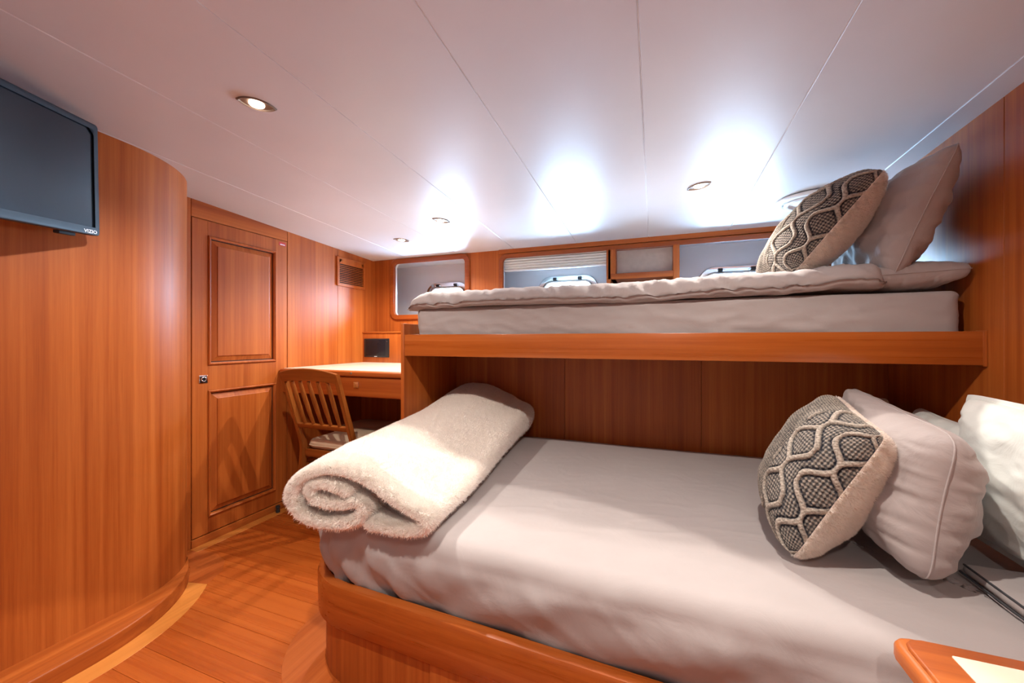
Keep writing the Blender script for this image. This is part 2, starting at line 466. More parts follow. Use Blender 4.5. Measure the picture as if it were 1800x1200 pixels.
# wall with the door
wa = MB().box(WX_AFT - .08, WX_AFT - .03, 1.2, 3.4, -.02, 2.15, 0).build('wall_aft', M_DARK)
tag(wa, kind='structure')
def aft_panel(y0, y1, z0, z1, mat): MB().box(WX_AFT - .03, WX_AFT, y0, y1, z0, z1, .0015, 1).build('panel', mat, wa)
aft_panel(1.30, 1.447, -.01, 2.1, W_Z)
aft_panel(1.449, 2.068, 1.9135, 2.1, W_Y)
aft_panel(2.0705, 2.545, -.01, 2.1, W_Z)
aft_panel(2.5462, 3.0, -.01, 2.1, W_Z)
tag(MB().box(WX_AFT - .03, WX_AFT + .004, 1.449, 2.068, -.005, .046, .003, 2).build('trim_1', W_Y), kind='structure')

door = MB().box(WX_AFT - .03, WX_AFT - .012, 1.452, 2.065, .052, 1.9095, 0).build('door_1', M_DARK, loc=(WX_AFT, 1.758, .05))
tag(door, kind='structure')
DX = WX_AFT
def drail(nm, y0, y1, z0, z1, mat): return MB().box(DX - .03, DX, y0, y1, z0, z1, .001, 1).build(nm, mat, door)
PY0, PY1 = 1.537, 1.978
drail('stile', 1.452, PY0, .052, 1.9095, W_Z); drail('stile', PY1, 2.065, .052, 1.9095, W_Z)
drail('rail', PY0, PY1, 1.823, 1.9095, W_Z); drail('rail', PY0, PY1, .90, 1.05, W_Z); drail('rail', PY0, PY1, .052, .147, W_Z)
def raised_panel(z0, z1):
    y0, y1 = PY0, PY1
    # stepped bead round the opening
    prof = [(0.0, 0.0), (.001, .006), (.004, .009), (.008, .0095), (.0115, .006), (.013, .003), (.016, .002), (.0165, -.012)]
    vs_, fs = [], []
    for ins, d in prof:
        vs_ += [(DX + d, y0 + ins, z0 + ins), (DX + d, y1 - ins, z0 + ins), (DX + d, y1 - ins, z1 - ins), (DX + d, y0 + ins, z1 - ins)]
    for k in range(len(prof) - 1):
        for i in range(4): fs.append((4 * k + i, 4 * k + (i + 1) % 4, 4 * k + 4 + (i + 1) % 4, 4 * k + 4 + i))
    bead = MB().faces(vs_, fs, recalc=False); bmesh.ops.recalc_face_normals(bead.bm, faces=list(bead.bm.faces)); bead.build('bead', W_Z, door, sharp=15)
    # raised field with sloping margins
    prof = [(.016, -.014), (.052, -.002), (.0535, -.001), (.0545, .0035)]
    vs_, fs = [], []
    for ins, d in prof:
        vs_ += [(DX + d, y0 + ins, z0 + ins), (DX + d, y1 - ins, z0 + ins), (DX + d, y1 - ins, z1 - ins), (DX + d, y0 + ins, z1 - ins)]
    for k in range(len(prof) - 1):
        for i in range(4): fs.append((4 * k + i, 4 * k + (i + 1) % 4, 4 * k + 4 + (i + 1) % 4, 4 * k + 4 + i))
    k = 4 * (len(prof) - 1); fs.append((k, k + 1, k + 2, k + 3))
    MB().faces(vs_, fs).build('raised_panel', W_Z, door, sharp=8)
raised_panel(1.05, 1.823); raised_panel(.147, .90)
# flush latch
lt = MB().box(DX - .004, DX + .004, 1.487, 1.535, .945, .993, .003).build('latch', M_CHROME, door)
lt['label'] = 'square chrome flush latch'
MB().box(DX + .003, DX + .0046, 1.492, 1.530, .950, .988, .001).build('latch_recess', M_BLACK, lt)
MB().tube([(DX + .006, 1.511 + .0125 * math.cos(a), .969 + .0125 * math.sin(a)) for a in np.linspace(0, 2 * math.pi, 24, endpoint=False)], .0032, 8, closed=True).build('ring_pull', M_CHROME, lt)
st = MB().box(DX - .001, DX + .0008, 2.003, 2.055, 1.872, 1.896, .0003, 1).build('sticker', M_RED, door); st['label'] = 'small red sticker'
MB().box(DX + .0006, DX + .0012, 2.010, 2.048, 1.877, 1.884, 0).build('sticker_print', M_LOGO, st)
# small door stop under the door
tag(MB().lathe([(.012, 0), (.014, .01), (.011, .03), (.015, .036), (.013, .048)], (WX_AFT + .035, 1.965, .0), 16).build('door_stop', M_RUBBER),
    'small black door stop on the floor under the panelled door', 'door stop')

# hull wall: board with two rounded window openings
def hull3(a, b, d): return Vector((a, WY_HULL + .012 + d, b))
W1 = (-2.262, -1.505, 1.415, 1.915); W2 = (-1.185, .985, 1.30, 1.888)
def r2(q, r, step=.012): return rrect(q[0], q[1], q[2], q[3], r, step)
def zcut(x0, x1): return [(x0, -.01), (x1, -.01), (x1, 2.02), (x0, 2.02)]
wh = plate_with_holes('wall_hull', zcut(-2.55, 1.12), [r2(W1, .05)[::-1], r2(W2, .05)[::-1]], .024, hull3, W_Z, loc=(-.7, WY_HULL, 0))
tag(wh, kind='structure')
# bullnose frames
def win_frame(nm, q, r, wdt, mat):
    o = plate_with_holes('window_frame', r2((q[0] - wdt, q[1] + wdt, q[2] - wdt, q[3] + wdt), r + wdt), [r2(q, r)[::-1]], .026, lambda a, b, d: Vector((a, WY_HULL - .006 + d, b)), mat, parent=nm, bev=.010)
    return o
w1 = thing('window_1', (-1.88, WY_HULL, 1.41), kind='structure')
win_frame(w1, (W1[0] + .004, W1[1] - .004, W1[2] + .004, W1[3] - .004), .046, .034, W_FRAME)
w2 = thing('window_2', (-.1, WY_HULL, 1.3), kind='structure')
win_frame(w2, (W2[0] + .004, W2[1] - .004, W2[2] + .004, W2[3] - .004), .046, .024, W_FRAME)
# white edging inside the openings
for w_, q in ((w1, W1), (w2, W2)):
    plate_with_holes('white_edging', r2((q[0] - .012, q[1] + .012, q[2] - .012, q[3] + .012), .055), [r2((q[0] + .007, q[1] - .007, q[2] + .007, q[3] - .007), .043)[::-1]], .02, lambda a, b, d: Vector((a, WY_HULL + .034 + d, b)), M_WHITE, parent=w_)
# flat trim board along the top of the hull wall
tag(MB().box(-1.21, 1.08, WY_HULL - .012, WY_HULL, 1.912, 2.0, .002).build('trim_2', W_X), kind='structure')

# hull lining behind the windows with three porthole openings
PORT = [(-1.875, .40), (-.70, .45), (.575, .45)]
PZ0, PZ1 = 1.465, 1.722
HY = 3.30
holes = [rrect(cx - w / 2, cx + w / 2, PZ0, PZ1, .085, .01)[::-1] for cx, w in PORT]
hl = plate_with_holes('wall_lining', [(-2.6, 1.15), (1.25, 1.15), (1.25, 2.02), (-2.6, 2.02)], holes, .02, lambda a, b, d: Vector((a, HY + .01 + d, b)), M_LINING, loc=(-.7, HY, 1.15))
tag(hl, kind='structure')
for xs in (-1.55, -.12):
    MB().box(xs - .004, xs + .004, HY - .003, HY, 1.2, 2.0, .001).build('cover_strip', M_LINING, hl)
# sill and ends of the recess
MB().box(-2.6, 1.25, WY_HULL + .02, HY + .02, 1.12, 1.15, 0).build('recess_sill', M_LINING, hl)
for xa, xb in ((-2.6, -2.48), (-1.42, -1.40), (1.07, 1.25)):
    MB().box(xa, xb, WY_HULL + .022, HY + .02, 1.15, 2.02, 0).build('recess_end', M_LINING, hl)

labels = ['chrome porthole in the first window from the door', 'chrome porthole under the pleated blind', 'chrome porthole behind the knitted cushion on the upper berth']
for (cx, w), lb in zip(PORT, labels):
    p = thing('porthole', (cx, HY, PZ0), lb, 'porthole', 'hull portholes')
    ring = lambda q, dz: rrect(cx - w / 2 - q, cx + w / 2 + q, PZ0 - q, PZ1 + q, .085 + q, .01)
    plate_with_holes('porthole_frame', ring(.034, 0), [ring(-.006, 0)[::-1]], .022, lambda a, b, d: Vector((a, HY - .008 + d, b)), M_CHROME, parent=p, bev=.006)
    plate_with_holes('inner_rim', ring(-.004, 0), [ring(-.020, 0)[::-1]], .014, lambda a, b, d: Vector((a, HY - .012 + d, b)), M_WHITE, parent=p, bev=.003)
    MB().box(cx - w / 2 + .004, cx + w / 2 - .004, HY + .003, HY + .007, PZ0 + .003, PZ1 - .003, 0).build('glass', M_GLASS, p)
    for k in (-1, 1):
        x = cx + k * w * .24
        MB().box(x - .016, x + .016, HY - .034, HY - .016, PZ1 - .006, PZ1 + .018, .003).build('hinge', M_BLACK, p)
        MB().tube([(x - .028, HY - .026, PZ1 + .004), (x + .028, HY - .026, PZ1 + .004)], .005, 10).build('hinge_pin', M_CHROME, p)
    MB().lathe([(.0, -.05), (.012, -.05), (.014, -.03), (.006, -.022), (.006, 0)], (cx, HY - .008, PZ0 - .008), 14, axis='y').build('dog_knob', M_CHROME, p)
    if DAY_PORTALS:
        ld = bpy.data.lights.new('daylight', 'AREA'); ld.shape = 'RECTANGLE'; ld.size = w - .02; ld.size_y = PZ1 - PZ0 - .02
        ld.cycles.is_portal = True
        lo = bpy.data.objects.new('daylight', ld); C.objects.link(lo); lo.location = (cx, HY + .03, (PZ0 + PZ1) / 2); lo.rotation_euler = (R(-90), 0, 0)

# right wall, rear wall
wr = MB().box(WX_RIGHT + .02, WX_RIGHT + .06, Y_REAR, 3.4, -.02, 2.2, 0).build('wall_right', M_DARK)
tag(wr, kind='structure')
for a, b_ in ((Y_REAR, .30), (.302, 1.7515), (1.7535, 3.4)):
    MB().box(WX_RIGHT, WX_RIGHT + .02, a, b_, -.01, 2.14, .0012, 1).build('panel', W_Z, wr)
wb = MB().box(-2.2, 1.3, Y_REAR - .06, Y_REAR - .02, -.02, 2.3, 0).build('wall_rear', M_DARK)
tag(wb, kind='structure')
xs = np.linspace(-2.15, 1.1, 6)
for a, b_ in zip(xs, xs[1:]):
    MB().box(a + .001, b_ - .001, Y_REAR - .02, Y_REAR, -.01, 2.2, .0012, 1).build('panel', M_REAR, wb)

# panelling behind the lower berth
wi = MB().box(-1.31, WX_RIGHT, 2.44, 2.47, 0, 1.13, 0).build('wall_inner', M_DARK)
tag(wi, kind='structure')
xs = [-1.31, -.532, .25, WX_RIGHT]
for a, b_ in zip(xs, xs[1:]):
    MB().box(a + .0008, b_ - .0008, 2.42, 2.44, .0, 1.135, .0012, 1).build('panel', W_Z, wi)

# ------------------------------------------------------------------ recessed ceiling lights
def downlight(x, y, ang, label, watts=LAMP_W, cone=152, blend=.75):
    z = zc(y)
    t = thing('ceiling_downlight', (x, y, z), label, 'ceiling light', 'recessed ceiling downlights')
    ca, sa = math.cos(ang), math.sin(ang)
    # almond-shaped lip: two arcs meeting in points
    a, hgt = .062, .036
    Rr = (a * a + hgt * hgt) / (2 * hgt)
    th = math.asin(a / Rr)
    up = [(Rr * math.sin(q), Rr * math.cos(q) - (Rr - hgt)) for q in np.linspace(-th, th, 17)]
    ol = up + [(-p[0], -p[1]) for p in up[1:-1]]
    tilt = -.0452
    def P(px, py, dz): 
        wx, wy = px * ca - py * sa, px * sa + py * ca
        return (x + wx, y + wy, z + wy * tilt + dz)
    rings = [(1.00, .001), (1.0, -.003), (.93, -.0055), (.84, -.003), (.80, .004)]
    vs_, fs = [], []; n = len(ol)
    for s_, dz in rings: vs_ += [P(p[0] * s_, p[1] * s_, dz) for p in ol]
    for k in range(len(rings) - 1):
        for i in range(n): fs.append((k * n + i, k * n + (i + 1) % n, (k + 1) * n + (i + 1) % n, (k + 1) * n + i))
    MB().faces(vs_, fs).build('bezel', M_BRASS, t, sharp=50)
    vs_ = [P(p[0] * .82, p[1] * .82, -.0012) for p in ol] + [P(0, 0, -.0012)]
    MB().faces(vs_, [(i, (i + 1) % n, n) for i in range(n)]).build('reflector', M_BRASS, t)
    MB().lathe([(0.0, -.004), (.018, -.0045), (.0235, -.004), (.0245, -.0015)], (x, y, z), 24, sx=1.0, sy=1.0).build('lamp_lens', M_LAMP, t)
    ld = bpy.data.lights.new('downlight_lamp', 'SPOT'); ld.energy = watts; ld.color = LAMP_COL
    ld.spot_size = R(cone); ld.spot_blend = blend; ld.shadow_soft_size = .014
    lo = bpy.data.objects.new('downlight_lamp', ld); C.objects.link(lo); lo.parent = t; lo.location = (0, 0, -.03)
    return t
downlight(-1.32, .973, R(49), 'recessed ceiling downlight nearest the television')
downlight(-1.302, 2.206, R(52), 'recessed ceiling downlight over the foot of the upper berth')
downlight(-1.816, 2.49, R(41), 'recessed ceiling downlight over the desk corner')
downlight(.213, 2.169, R(-32), 'recessed ceiling downlight above the upper mattress')
downlight(.213, .973, R(-32), 'recessed ceiling downlight above the lower mattress')
downlight(-.553, .22, R(-32), 'recessed ceiling downlight in the middle of the ceiling near the television', 66, 85, .05)
downlight(.213, -.45, R(-32), 'added unseen fill downlight near the pale rear wall', 26)  # unseen lamp added behind the camera for neutral fill

# round ceiling speaker partly behind the knitted cushion
hz = zc(2.52)
hx, hy = .80, 2.54
t = thing('ceiling_speaker', (hx, hy, hz), 'round white ceiling ring behind the knitted cushion of the upper berth', 'ceiling speaker')
MB().lathe([(.165, .0), (.165, -.006), (.155, -.014), (.135, -.017), (.128, -.014), (.126, .0)], (hx, hy, hz), 48).build('outer_ring', M_WHITE, t)
MB().lathe([(.122, .0), (.122, -.020), (.112, -.026), (.102, -.024), (.098, -.012)], (hx, hy, hz), 48).build('inner_ring', M_WHITE, t)
MB().lathe([(.126, -.004), (.10, -.010), (.05, -.014), (.0, -.015)], (hx, hy, hz), 48).build('disc', M_LINING, t)

# ------------------------------------------------------------------ television on its swivel bracket
def television():
    f = F_PX
    right = Vector((math.cos(cam.rotation_euler.z), math.sin(cam.rotation_euler.z), 0)); fwd = Vector((-right.y, right.x, 0))
    TR = Vector((-1.995, .842, 2.017))                # far top corner
    ex = (right * -.168 + Vector((0, 0, .102)) + fwd).normalized()   # towards the far end
    ez = (right * .0759 + Vector((0, 0, 1)) + fwd * -.0892)
    ez = (ez - ex * ez.dot(ex)).normalized(); en = ex.cross(ez).normalized()  # en faces the room
    if en.x < 0: en = -en
    W, Hh = .725, .415
    def P(a, b, d): return TR + ex * (a - W) + ez * (b - Hh) + en * d        # a 0..W near->far, b 0..H
    t = thing('television', tuple(P(W / 2, 0, -.03)), 'black flat television on swivel bracket high on the curved wooden wall', 'television')
    bz = plate_with_holes('bezel', rrect(0, W, 0, Hh, .012, .02), [rrect(.016, W - .016, .026, Hh - .018, .003, .02)[::-1]], .03, lambda a, b, d: P(a, b, d - .015), M_BEZEL, parent=t, bev=.004)
    plate_with_holes('screen', rrect(.013, W - .013, .023, Hh - .015, .003, .03), [], .012, lambda a, b, d: P(a, b, d - .0115), M_SCREEN, parent=t)
    plate_with_holes('back_shell', rrect(.03, W - .03, .03, Hh - .03, .03, .02), [], .03, lambda a, b, d: P(a, b, d - .045), M_BLACK, parent=t, bev=.01)
    cu = bpy.data.curves.new('logo', 'FONT'); cu.body = 'VIZIO'; cu.size = .017; cu.align_x = 'RIGHT'; cu.space_character = 1.0
    cu.offset = .0004
    ob = bpy.data.objects.new('logo', cu); C.objects.link(ob); bpy.context.view_layer.update()
    me = bpy.data.meshes.new_from_object(ob); bpy.data.objects.remove(ob)
    for v in me.vertices: v.co = P(W - .014 + v.co.x * 1.25, .0075 + v.co.y, .0006)
    me.materials.clear()
    lg = link_mesh('logo', me, M_LOGO, t); lg['label'] = 'silver maker lettering on lower bezel'
    # bracket
    c = P(W * .55, Hh * .42, -.06); wallp = Vector((-2.10, c.y + .02, c.z - .02))
    MB().beam(c, wallp, .05, .04).build('swivel_arm', M_BLACK, t)
    MB().box(-2.10, -2.085, wallp.y - .06, wallp.y + .06, wallp.z - .09, wallp.z + .09, .004).build('wall_plate', M_BLACK, t)
    MB().beam(P(W * .84, -.004, -.05), P(W * .93, -.004, -.05), .012, .02, up=tuple(en)).build('cable_clip', M_RUBBER, t)
television()

# ------------------------------------------------------------------ air grille in the aft wall
g = thing('air_grille', (WX_AFT, 2.69, 1.656), 'wooden louvred air grille high on the wall over the desk', 'air vent')
gy0, gy1, gz0, gz1 = 2.527, 2.857, 1.656, 1.902
plate_with_holes('frame', rrect(gy0, gy1, gz0, gz1, .004, .03), [rrect(gy0 + .02, gy1 - .02, gz0 + .017, gz1 - .017, .002, .03)[::-1]], .014, lambda a, b, d: Vector((WX_AFT + .007 + d, a, b)), W_Z, parent=g, bev=.003)
MB().box(WX_AFT - .0, WX_AFT + .002, gy0 + .018, gy1 - .018, gz0 + .015, gz1 - .015, 0).build('backing', M_DARK, g)
sl0 = None
n_sl = 14
for k in range(n_sl):
    z = gz0 + .024 + k * (gz1 - gz0 - .048) / (n_sl - 1)
    if sl0 is None:
        sl0 = MB().box(WX_AFT + .003, WX_AFT + .013, gy0 + .019, gy1 - .019, z - .0029, z + .0029, .0012, 1).build('slat', W_Y, g); z_0 = z
    else: dup(sl0, g, (0, 0, z - z_0))

# ------------------------------------------------------------------ pleated blind and open box between the windows
b = thing('pleated_blind', (-.76, WY_HULL, 1.775), 'cream pleated blind half drawn over the hull window', 'blind')
bx0, bx1, bzt, bzb = -1.172, -.332, 1.884, 1.780
n = 11; prof = [(WY_HULL + .020 + (.012 if k % 2 else 0), bzt - (bzt - bzb) * k / (n - 1)) for k in range(n)]
vs_ = [(bx0, p[0], p[1]) for p in prof] + [(bx1, p[0], p[1]) for p in prof] + [(bx0, p[0] + .002, p[1]) for p in prof] + [(bx1, p[0] + .002, p[1]) for p in prof]
fs = []
for k in range(n - 1):
    fs.append((k, k + 1, n + k + 1, n + k)); fs.append((2 * n + k, 3 * n + k, 3 * n + k + 1, 2 * n + k + 1))
MB().faces(vs_, fs).build('pleats', M_BLIND, b, sharp=10)
MB().box(bx0, bx1, WY_HULL + .016, WY_HULL + .034, bzb - .013, bzb, .003).build('bottom_rail', M_WHITE, b)

b = thing('open_locker', (-.07, WY_HULL, 1.65), 'small open wooden locker between the two right hull windows', 'locker')
lx0, lx1, lz0, lz1 = -.325, .168, 1.652, 1.893
MB().box(lx0, lx0 + .055, WY_HULL - .012, 3.28, lz0, lz1, .002).build('side_panel', W_Z, b)
MB().box(lx1 - .042, lx1, WY_HULL - .012, 3.28, 1.40, lz1, .002).build('side_panel', W_Z, b)
MB().box(lx0 - .012, lx0 + .02, WY_HULL - .012, 3.28, 1.40, lz1, .002).build('side_panel', W_Z, b)
MB().box(lx0 + .02, lx1 - .042, WY_HULL - .016, 3.28, lz0, lz0 + .042, .002).build('bottom_panel', W_X, b)
MB().box(lx0 + .05, lx1 - .042, 3.085, 3.10, lz0 + .03, lz1, 0).build('back_panel', plain('locker_lining', (.62, .58, .54), .6), b)
MB().box(lx0 + .05, lx1 - .042, WY_HULL, 3.28, lz1 - .006, lz1, 0).build('top_panel', W_X, b)

# ------------------------------------------------------------------ desk in the corner
EPX = -1.33
d = thing('corner_desk', (-1.9, 2.4, 0), 'built-in wooden corner desk with cream top and one drawer', 'desk')
DY = 2.012
MB().box(WX_AFT + .002, EPX, DY - .012, 2.84, .962, .997, .012, 3).build('desk_top', W_X, d)
MB().box(WX_AFT + .002, EPX - .001, DY + .028, 2.84, .990, 1.000, .0015, 1).build('cream_surface', M_LACQ, d)
MB().box(WX_AFT + .002, EPX, DY + .02, DY + .04, .828, .962, .0015, 1).build('apron', W_X, d)
dr = MB().box(-2.12, EPX - .012, DY + .006, DY + .022, .834, .957, .002).build('drawer', W_X, d)
MB().box(-1.842, -1.802, DY - .002, DY + .008, .888, .928, .003).build('drawer_pull', M_CHROME, dr)
MB().lathe([(.0, -.004), (.006, -.004), (.008, 0)], (-1.85, DY - .0115, .983), 12, axis='y').build('key_escutcheon', M_BRASS, d)
MB().box(WX_AFT + .002, EPX, 2.82, 2.84, 0, .965, 0).build('back_panel', W_Z, d)
# raised corner box that carries the display
MB().box(WX_AFT + .002, EPX, 2.84, WY_HULL - .004, .995, 1.263, .002).build('corner_box', W_Z, d)
MB().box(WX_AFT + .002, EPX, 2.832, WY_HULL - .004, 1.263, 1.275, .003).build('box_top', W_X, d)
s = thing('small_display', (-2.335, 2.84, 1.046), 'small black flush display set in the wooden box behind the desk', 'display')
MB().box(-2.47, -2.20, 2.828, 2.842, 1.046, 1.213, .004).build('bezel', M_BLACK, s)
MB().box(-2.445, -2.235, 2.8262, 2.83, 1.062, 1.203, .001).build('screen', M_SCREEN, s)
MB().box(-2.355, -2.325, 2.8268, 2.829, 1.0515, 1.0555, 0).build('maker_mark', M_LOGO, s)
MB().lathe([(0, -.002), (.004, -.002), (.004, 0)], (-2.217, 2.828, 1.188), 10, axis='y').build('power_button', M_BRASS, s)

# ------------------------------------------------------------------ soft slabs: mattresses, duvets, cushions
def soft_slab(name, outline, zb, zt, er, mat, parent=None, K=30, M=7, disp=None, bulge=0.0, crown=0.0, spine=None, loc=None):
    O = np.array(outline); n = len(O)
    t = np.roll(O, -1, 0) - np.roll(O, 1, 0); t /= np.linalg.norm(t, axis=1)[:, None]
    nr = np.stack([t[:, 1], -t[:, 0]], 1)
    rings = []
    er2 = min(er, (zt - zb) / 2, max(.004, zt - zb - er))
    for a in np.linspace(0, 90, 5): rings.append((-er2 * (1 - math.sin(R(a))), zb + er2 * (1 - math.cos(R(a)))))
    for k in range(1, M): 
        f_ = k / M; rings.append((bulge * math.sin(math.pi * f_), zb + er2 + (zt - zb - er2 - er) * f_))
    for a in np.linspace(0, 90, 8): rings.append((-er * (1 - math.cos(R(a))), zt - er + er * math.sin(R(a))))
    V = []
    for off, z in rings: V.append(np.column_stack([O + nr * off, np.full(n, z)]))
    last = O - nr * er
    if spine is None:
        x0, y0 = O.min(0); x1, y1 = O.max(0); hw = min(x1 - x0, y1 - y0) / 2
        if x1 - x0 > y1 - y0: spine = ((x0 + hw, (y0 + y1) / 2), (x1 - hw, (y0 + y1) / 2))
        else: spine = (((x0 + x1) / 2, y0 + hw), ((x0 + x1) / 2, y1 - hw))
    a, b_ = np.array(spine[0]), np.array(spine[1]); ab = b_ - a
    q = np.clip(((last - a) @ ab) / max(1e-9, ab @ ab), 0, 1); S = a + q[:, None] * ab
    for k in range(1, K + 1):
        f_ = k / K
        V.append(np.column_stack([last + (S - last) * f_, np.full(n, zt) + crown * math.sin(f_ * math.pi / 2)]))
    nrings = len(V); V = np.concatenate(V)
    if disp: V = disp(V, np.tile(np.column_stack([nr, np.zeros(n)]), (nrings, 1)))
    i = np.arange(n); j = (i + 1) % n
    Fq = np.concatenate([np.stack([k * n + i, k * n + j, (k + 1) * n + j, (k + 1) * n + i], 1) for k in range(nrings - 1)])
    Fl = Fq.tolist(); Fl.append(list(range(n))[::-1])
    o = np_mesh(name, V, Fl, mat, parent, loc)
    bq = bmesh.new(); bq.from_mesh(o.data); bmesh.ops.remove_doubles(bq, verts=list(bq.verts), dist=2e-4)
    bmesh.ops.dissolve_degenerate(bq, edges=list(bq.edges), dist=1e-5); bq.to_mesh(o.data); bq.free()
    o.data.polygons.foreach_set('use_smooth', np.ones(len(o.data.polygons), bool)); o.data.update()
    return o

def fbm(V, sc_, seed=0.0, octv=3):
    return np.array([mn.fractal(Vector((v[0] * sc_[0] + seed, v[1] * sc_[1] + seed * .7, v[2] * sc_[2] - seed)), 1.0, 2.0, octv) for v in V])
def ridge(V, sc_, seed=0.0, octv=2):
    return 1 - np.abs(fbm(V, sc_, seed, octv)) * 1.6

# ---- lower berth
def front_y(x): return 1.038 - .0428 * (x + .9)
def bed_outline(off, x1, y1, r, step=.02):
    """foot corner rounded; front edge drifts a little"""
    x0 = -1.262 - off
    cx, cy = x0 + r, front_y(x0 + r) - off + r
    p = [(x0, y) for y in np.arange(y1, cy, -step)]
    p += [(cx + r * math.cos(a), cy + r * math.sin(a)) for a in np.linspace(math.pi, 1.5 * math.pi, int(r * 1.57 / step) + 2)]
    p += [(x, front_y(x) - off) for x in np.arange(cx + step, x1 - step / 2, step)]
    p += [(x1, front_y(x1) - off)]
    p += [(x1, y) for y in np.arange(front_y(x1) + step, y1, step)]
    p += [(x, y1) for x in np.arange(x1, x0 + step / 2, -step)]
    return p
bed = thing('lower_berth', (-.1, 1.7, 0), 'wooden lower berth base with rounded foot corner below the grey mattress', 'bed')
MB().prism(bed_outline(-.02, WX_RIGHT, 2.42, .25, .03), 0, .30).build('base', W_Z, bed, sharp=40)
# rail: ring of constant section along the front
def rail_mesh():
    m_ = MB()
    path = bed_outline(0.0, WX_RIGHT - .001, 2.41, .262, .03)
    x0 = min(p[0] for p in path)
    sect = [(-.022, .206), (.0, .206), (.004, .211), (.006, .30), (.006, .335), (.001, .349), (-.010, .355), (-.028, .354), (-.032, .345), (-.032, .30)]
    O = np.array(path); k0 = [i for i, p in enumerate(path) if abs(p[0] - x0) < 1e-6][0]
    k1 = [i for i, p in enumerate(path) if p[0] > WX_RIGHT - .002][0]
    O = O[:k1 + 1]
    t = np.gradient(O, axis=0); t /= np.linalg.norm(t, axis=1)[:, None]; nr = np.stack([t[:, 1], -t[:, 0]], 1)
    vs_, fs = [], []; n_ = len(sect)
    for p, q in zip(O, nr):
        vs_ += [(p[0] + q[0] * s_[0], p[1] + q[1] * s_[0], s_[1]) for s_ in sect]
    for i in range(len(O) - 1):
        for k in range(n_): fs.append((i * n_ + k, i * n_ + (k + 1) % n_, (i + 1) * n_ + (k + 1) % n_, (i + 1) * n_ + k))
    fs += [tuple(range(n_)), tuple(range((len(O) - 1) * n_, len(O) * n_))]
    return m_.faces(vs_, fs)
rail_mesh().build('rail', W_RAIL, bed, sharp=40)
def front_board(x0, x1, z0, z1, nm, d0=-.02, th=.012):
    p = [(x0, front_y(x0) - d0 - th), (x1, front_y(x1) - d0 - th), (x1, front_y(x1) - d0 + .004), (x0, front_y(x0) - d0 + .004)]
    return MB().prism(p, z0, z1, .001, 1).build(nm, W_Z, bed, sharp=20)
front_board(-.655, .05, .04, .196, 'locker_door', -.02, .006); front_board(.056, .76, .04, .196, 'locker_door', -.02, .006)

def disp_lower(V, nr):
    x, y, z = V[:, 0], V[:, 1], V[:, 2]
    fx = fbm(V, (2.0, 2.6, 2.0), 3.1, 3)
    top = np.clip((z - .50) / .07, 0, 1)
    V = V.copy()
    dfront = y - (1.038 - .0428 * (x + .9))
    # broad hollows plus finer creases
    cre = ridge(np.column_stack([x * .8 + y * .5, y * .9 - x * .35, z]), (4.2, 10.0, 3), 8.2, 2)
    V[:, 2] += top * (.004 * fx + .0035 * np.clip(cre, 0, 1) ** 3 * np.clip(1.1 - np.abs(dfront - .35) * 2.5, .15, 1))
    # folds hanging over the front near the foot corner
    side = np.clip((.585 - z) / .10, 0, 1) * np.clip(dfront * -4 + .9, 0, 1)
    arcp = (x + 1.25) * 1.0 - (y - 1.1) * 1.2
    w = np.exp(-((x + .98) / .30) ** 2)
    q1 = np.sin(arcp * 34 + 22 * z + 3.0 * fx); q2 = np.sin(arcp * 63 - 18 * z + 4 * fx)
    ff = np.sign(q1) * np.abs(q1) ** .7 * .6 + np.sign(q2) * np.abs(q2) ** .8 * .4
    V += nr * ((side * (w * .017 * ff + .004 * fbm(V, (9, 9, 5), 5.5, 3)))[:, None])
    # oblique drag lines further along the front drop
    dl = np.sin((x * 16 - z * 26) + 3 * fx) * np.clip(1 - w, 0, 1)
    V += nr * ((side * .006 * dl)[:, None])
    ck = ridge(np.column_stack([arcp * 2.4 + z * 3.0, y * 0, z * 1.2]), (3.4, 1, 1.4), 1.9, 2)
    V += nr * ((side * .008 * np.clip(ck - .25, 0, 1) ** 2)[:, None])
    # sag of the edge so the drop leans inwards lower down
    V += nr * ((-.03 * np.clip((.50 - z) / .16, 0, 1) * np.clip(dfront * -5 + 1, 0, 1))[:, None])
    return V
mt = thing('lower_mattress', (-.1, 1.7, .33), 'wide mattress in taupe fitted sheet on the lower berth', 'mattress')
soft_slab('fitted_sheet', bed_outline(-.008, WX_RIGHT - .022, 2.398, .26, .012), .315, .585, .055, M_SHEET, mt, K=70, M=16, disp=disp_lower, bulge=.014, spine=((-.55, 1.72), (.35, 1.70)))

# ---- upper berth
ub = thing('upper_berth', (-.1, 2.3, 0), 'wooden upper berth with long front rail and end panel', 'bunk bed')
UY = 1.82
MB().box(-1.31, WX_RIGHT, UY, UY + .026, 1.112, 1.231, .003).build('front_rail', W_RAIL, ub)
MB().box(-1.31, WX_RIGHT, UY + .02, WY_HULL, 1.13, 1.158, 0).build('platform', W_X, ub)
MB().box(-1.331, -1.308, UY - .004, WY_HULL - .001, 0.0, 1.292, .0025).build('end_panel', W_Z, ub)
MB().box(WX_RIGHT - .012, WX_RIGHT, UY - .002, UY + .035, 1.108, 1.234, .002).build('rail_end_cap', W_Z, ub)

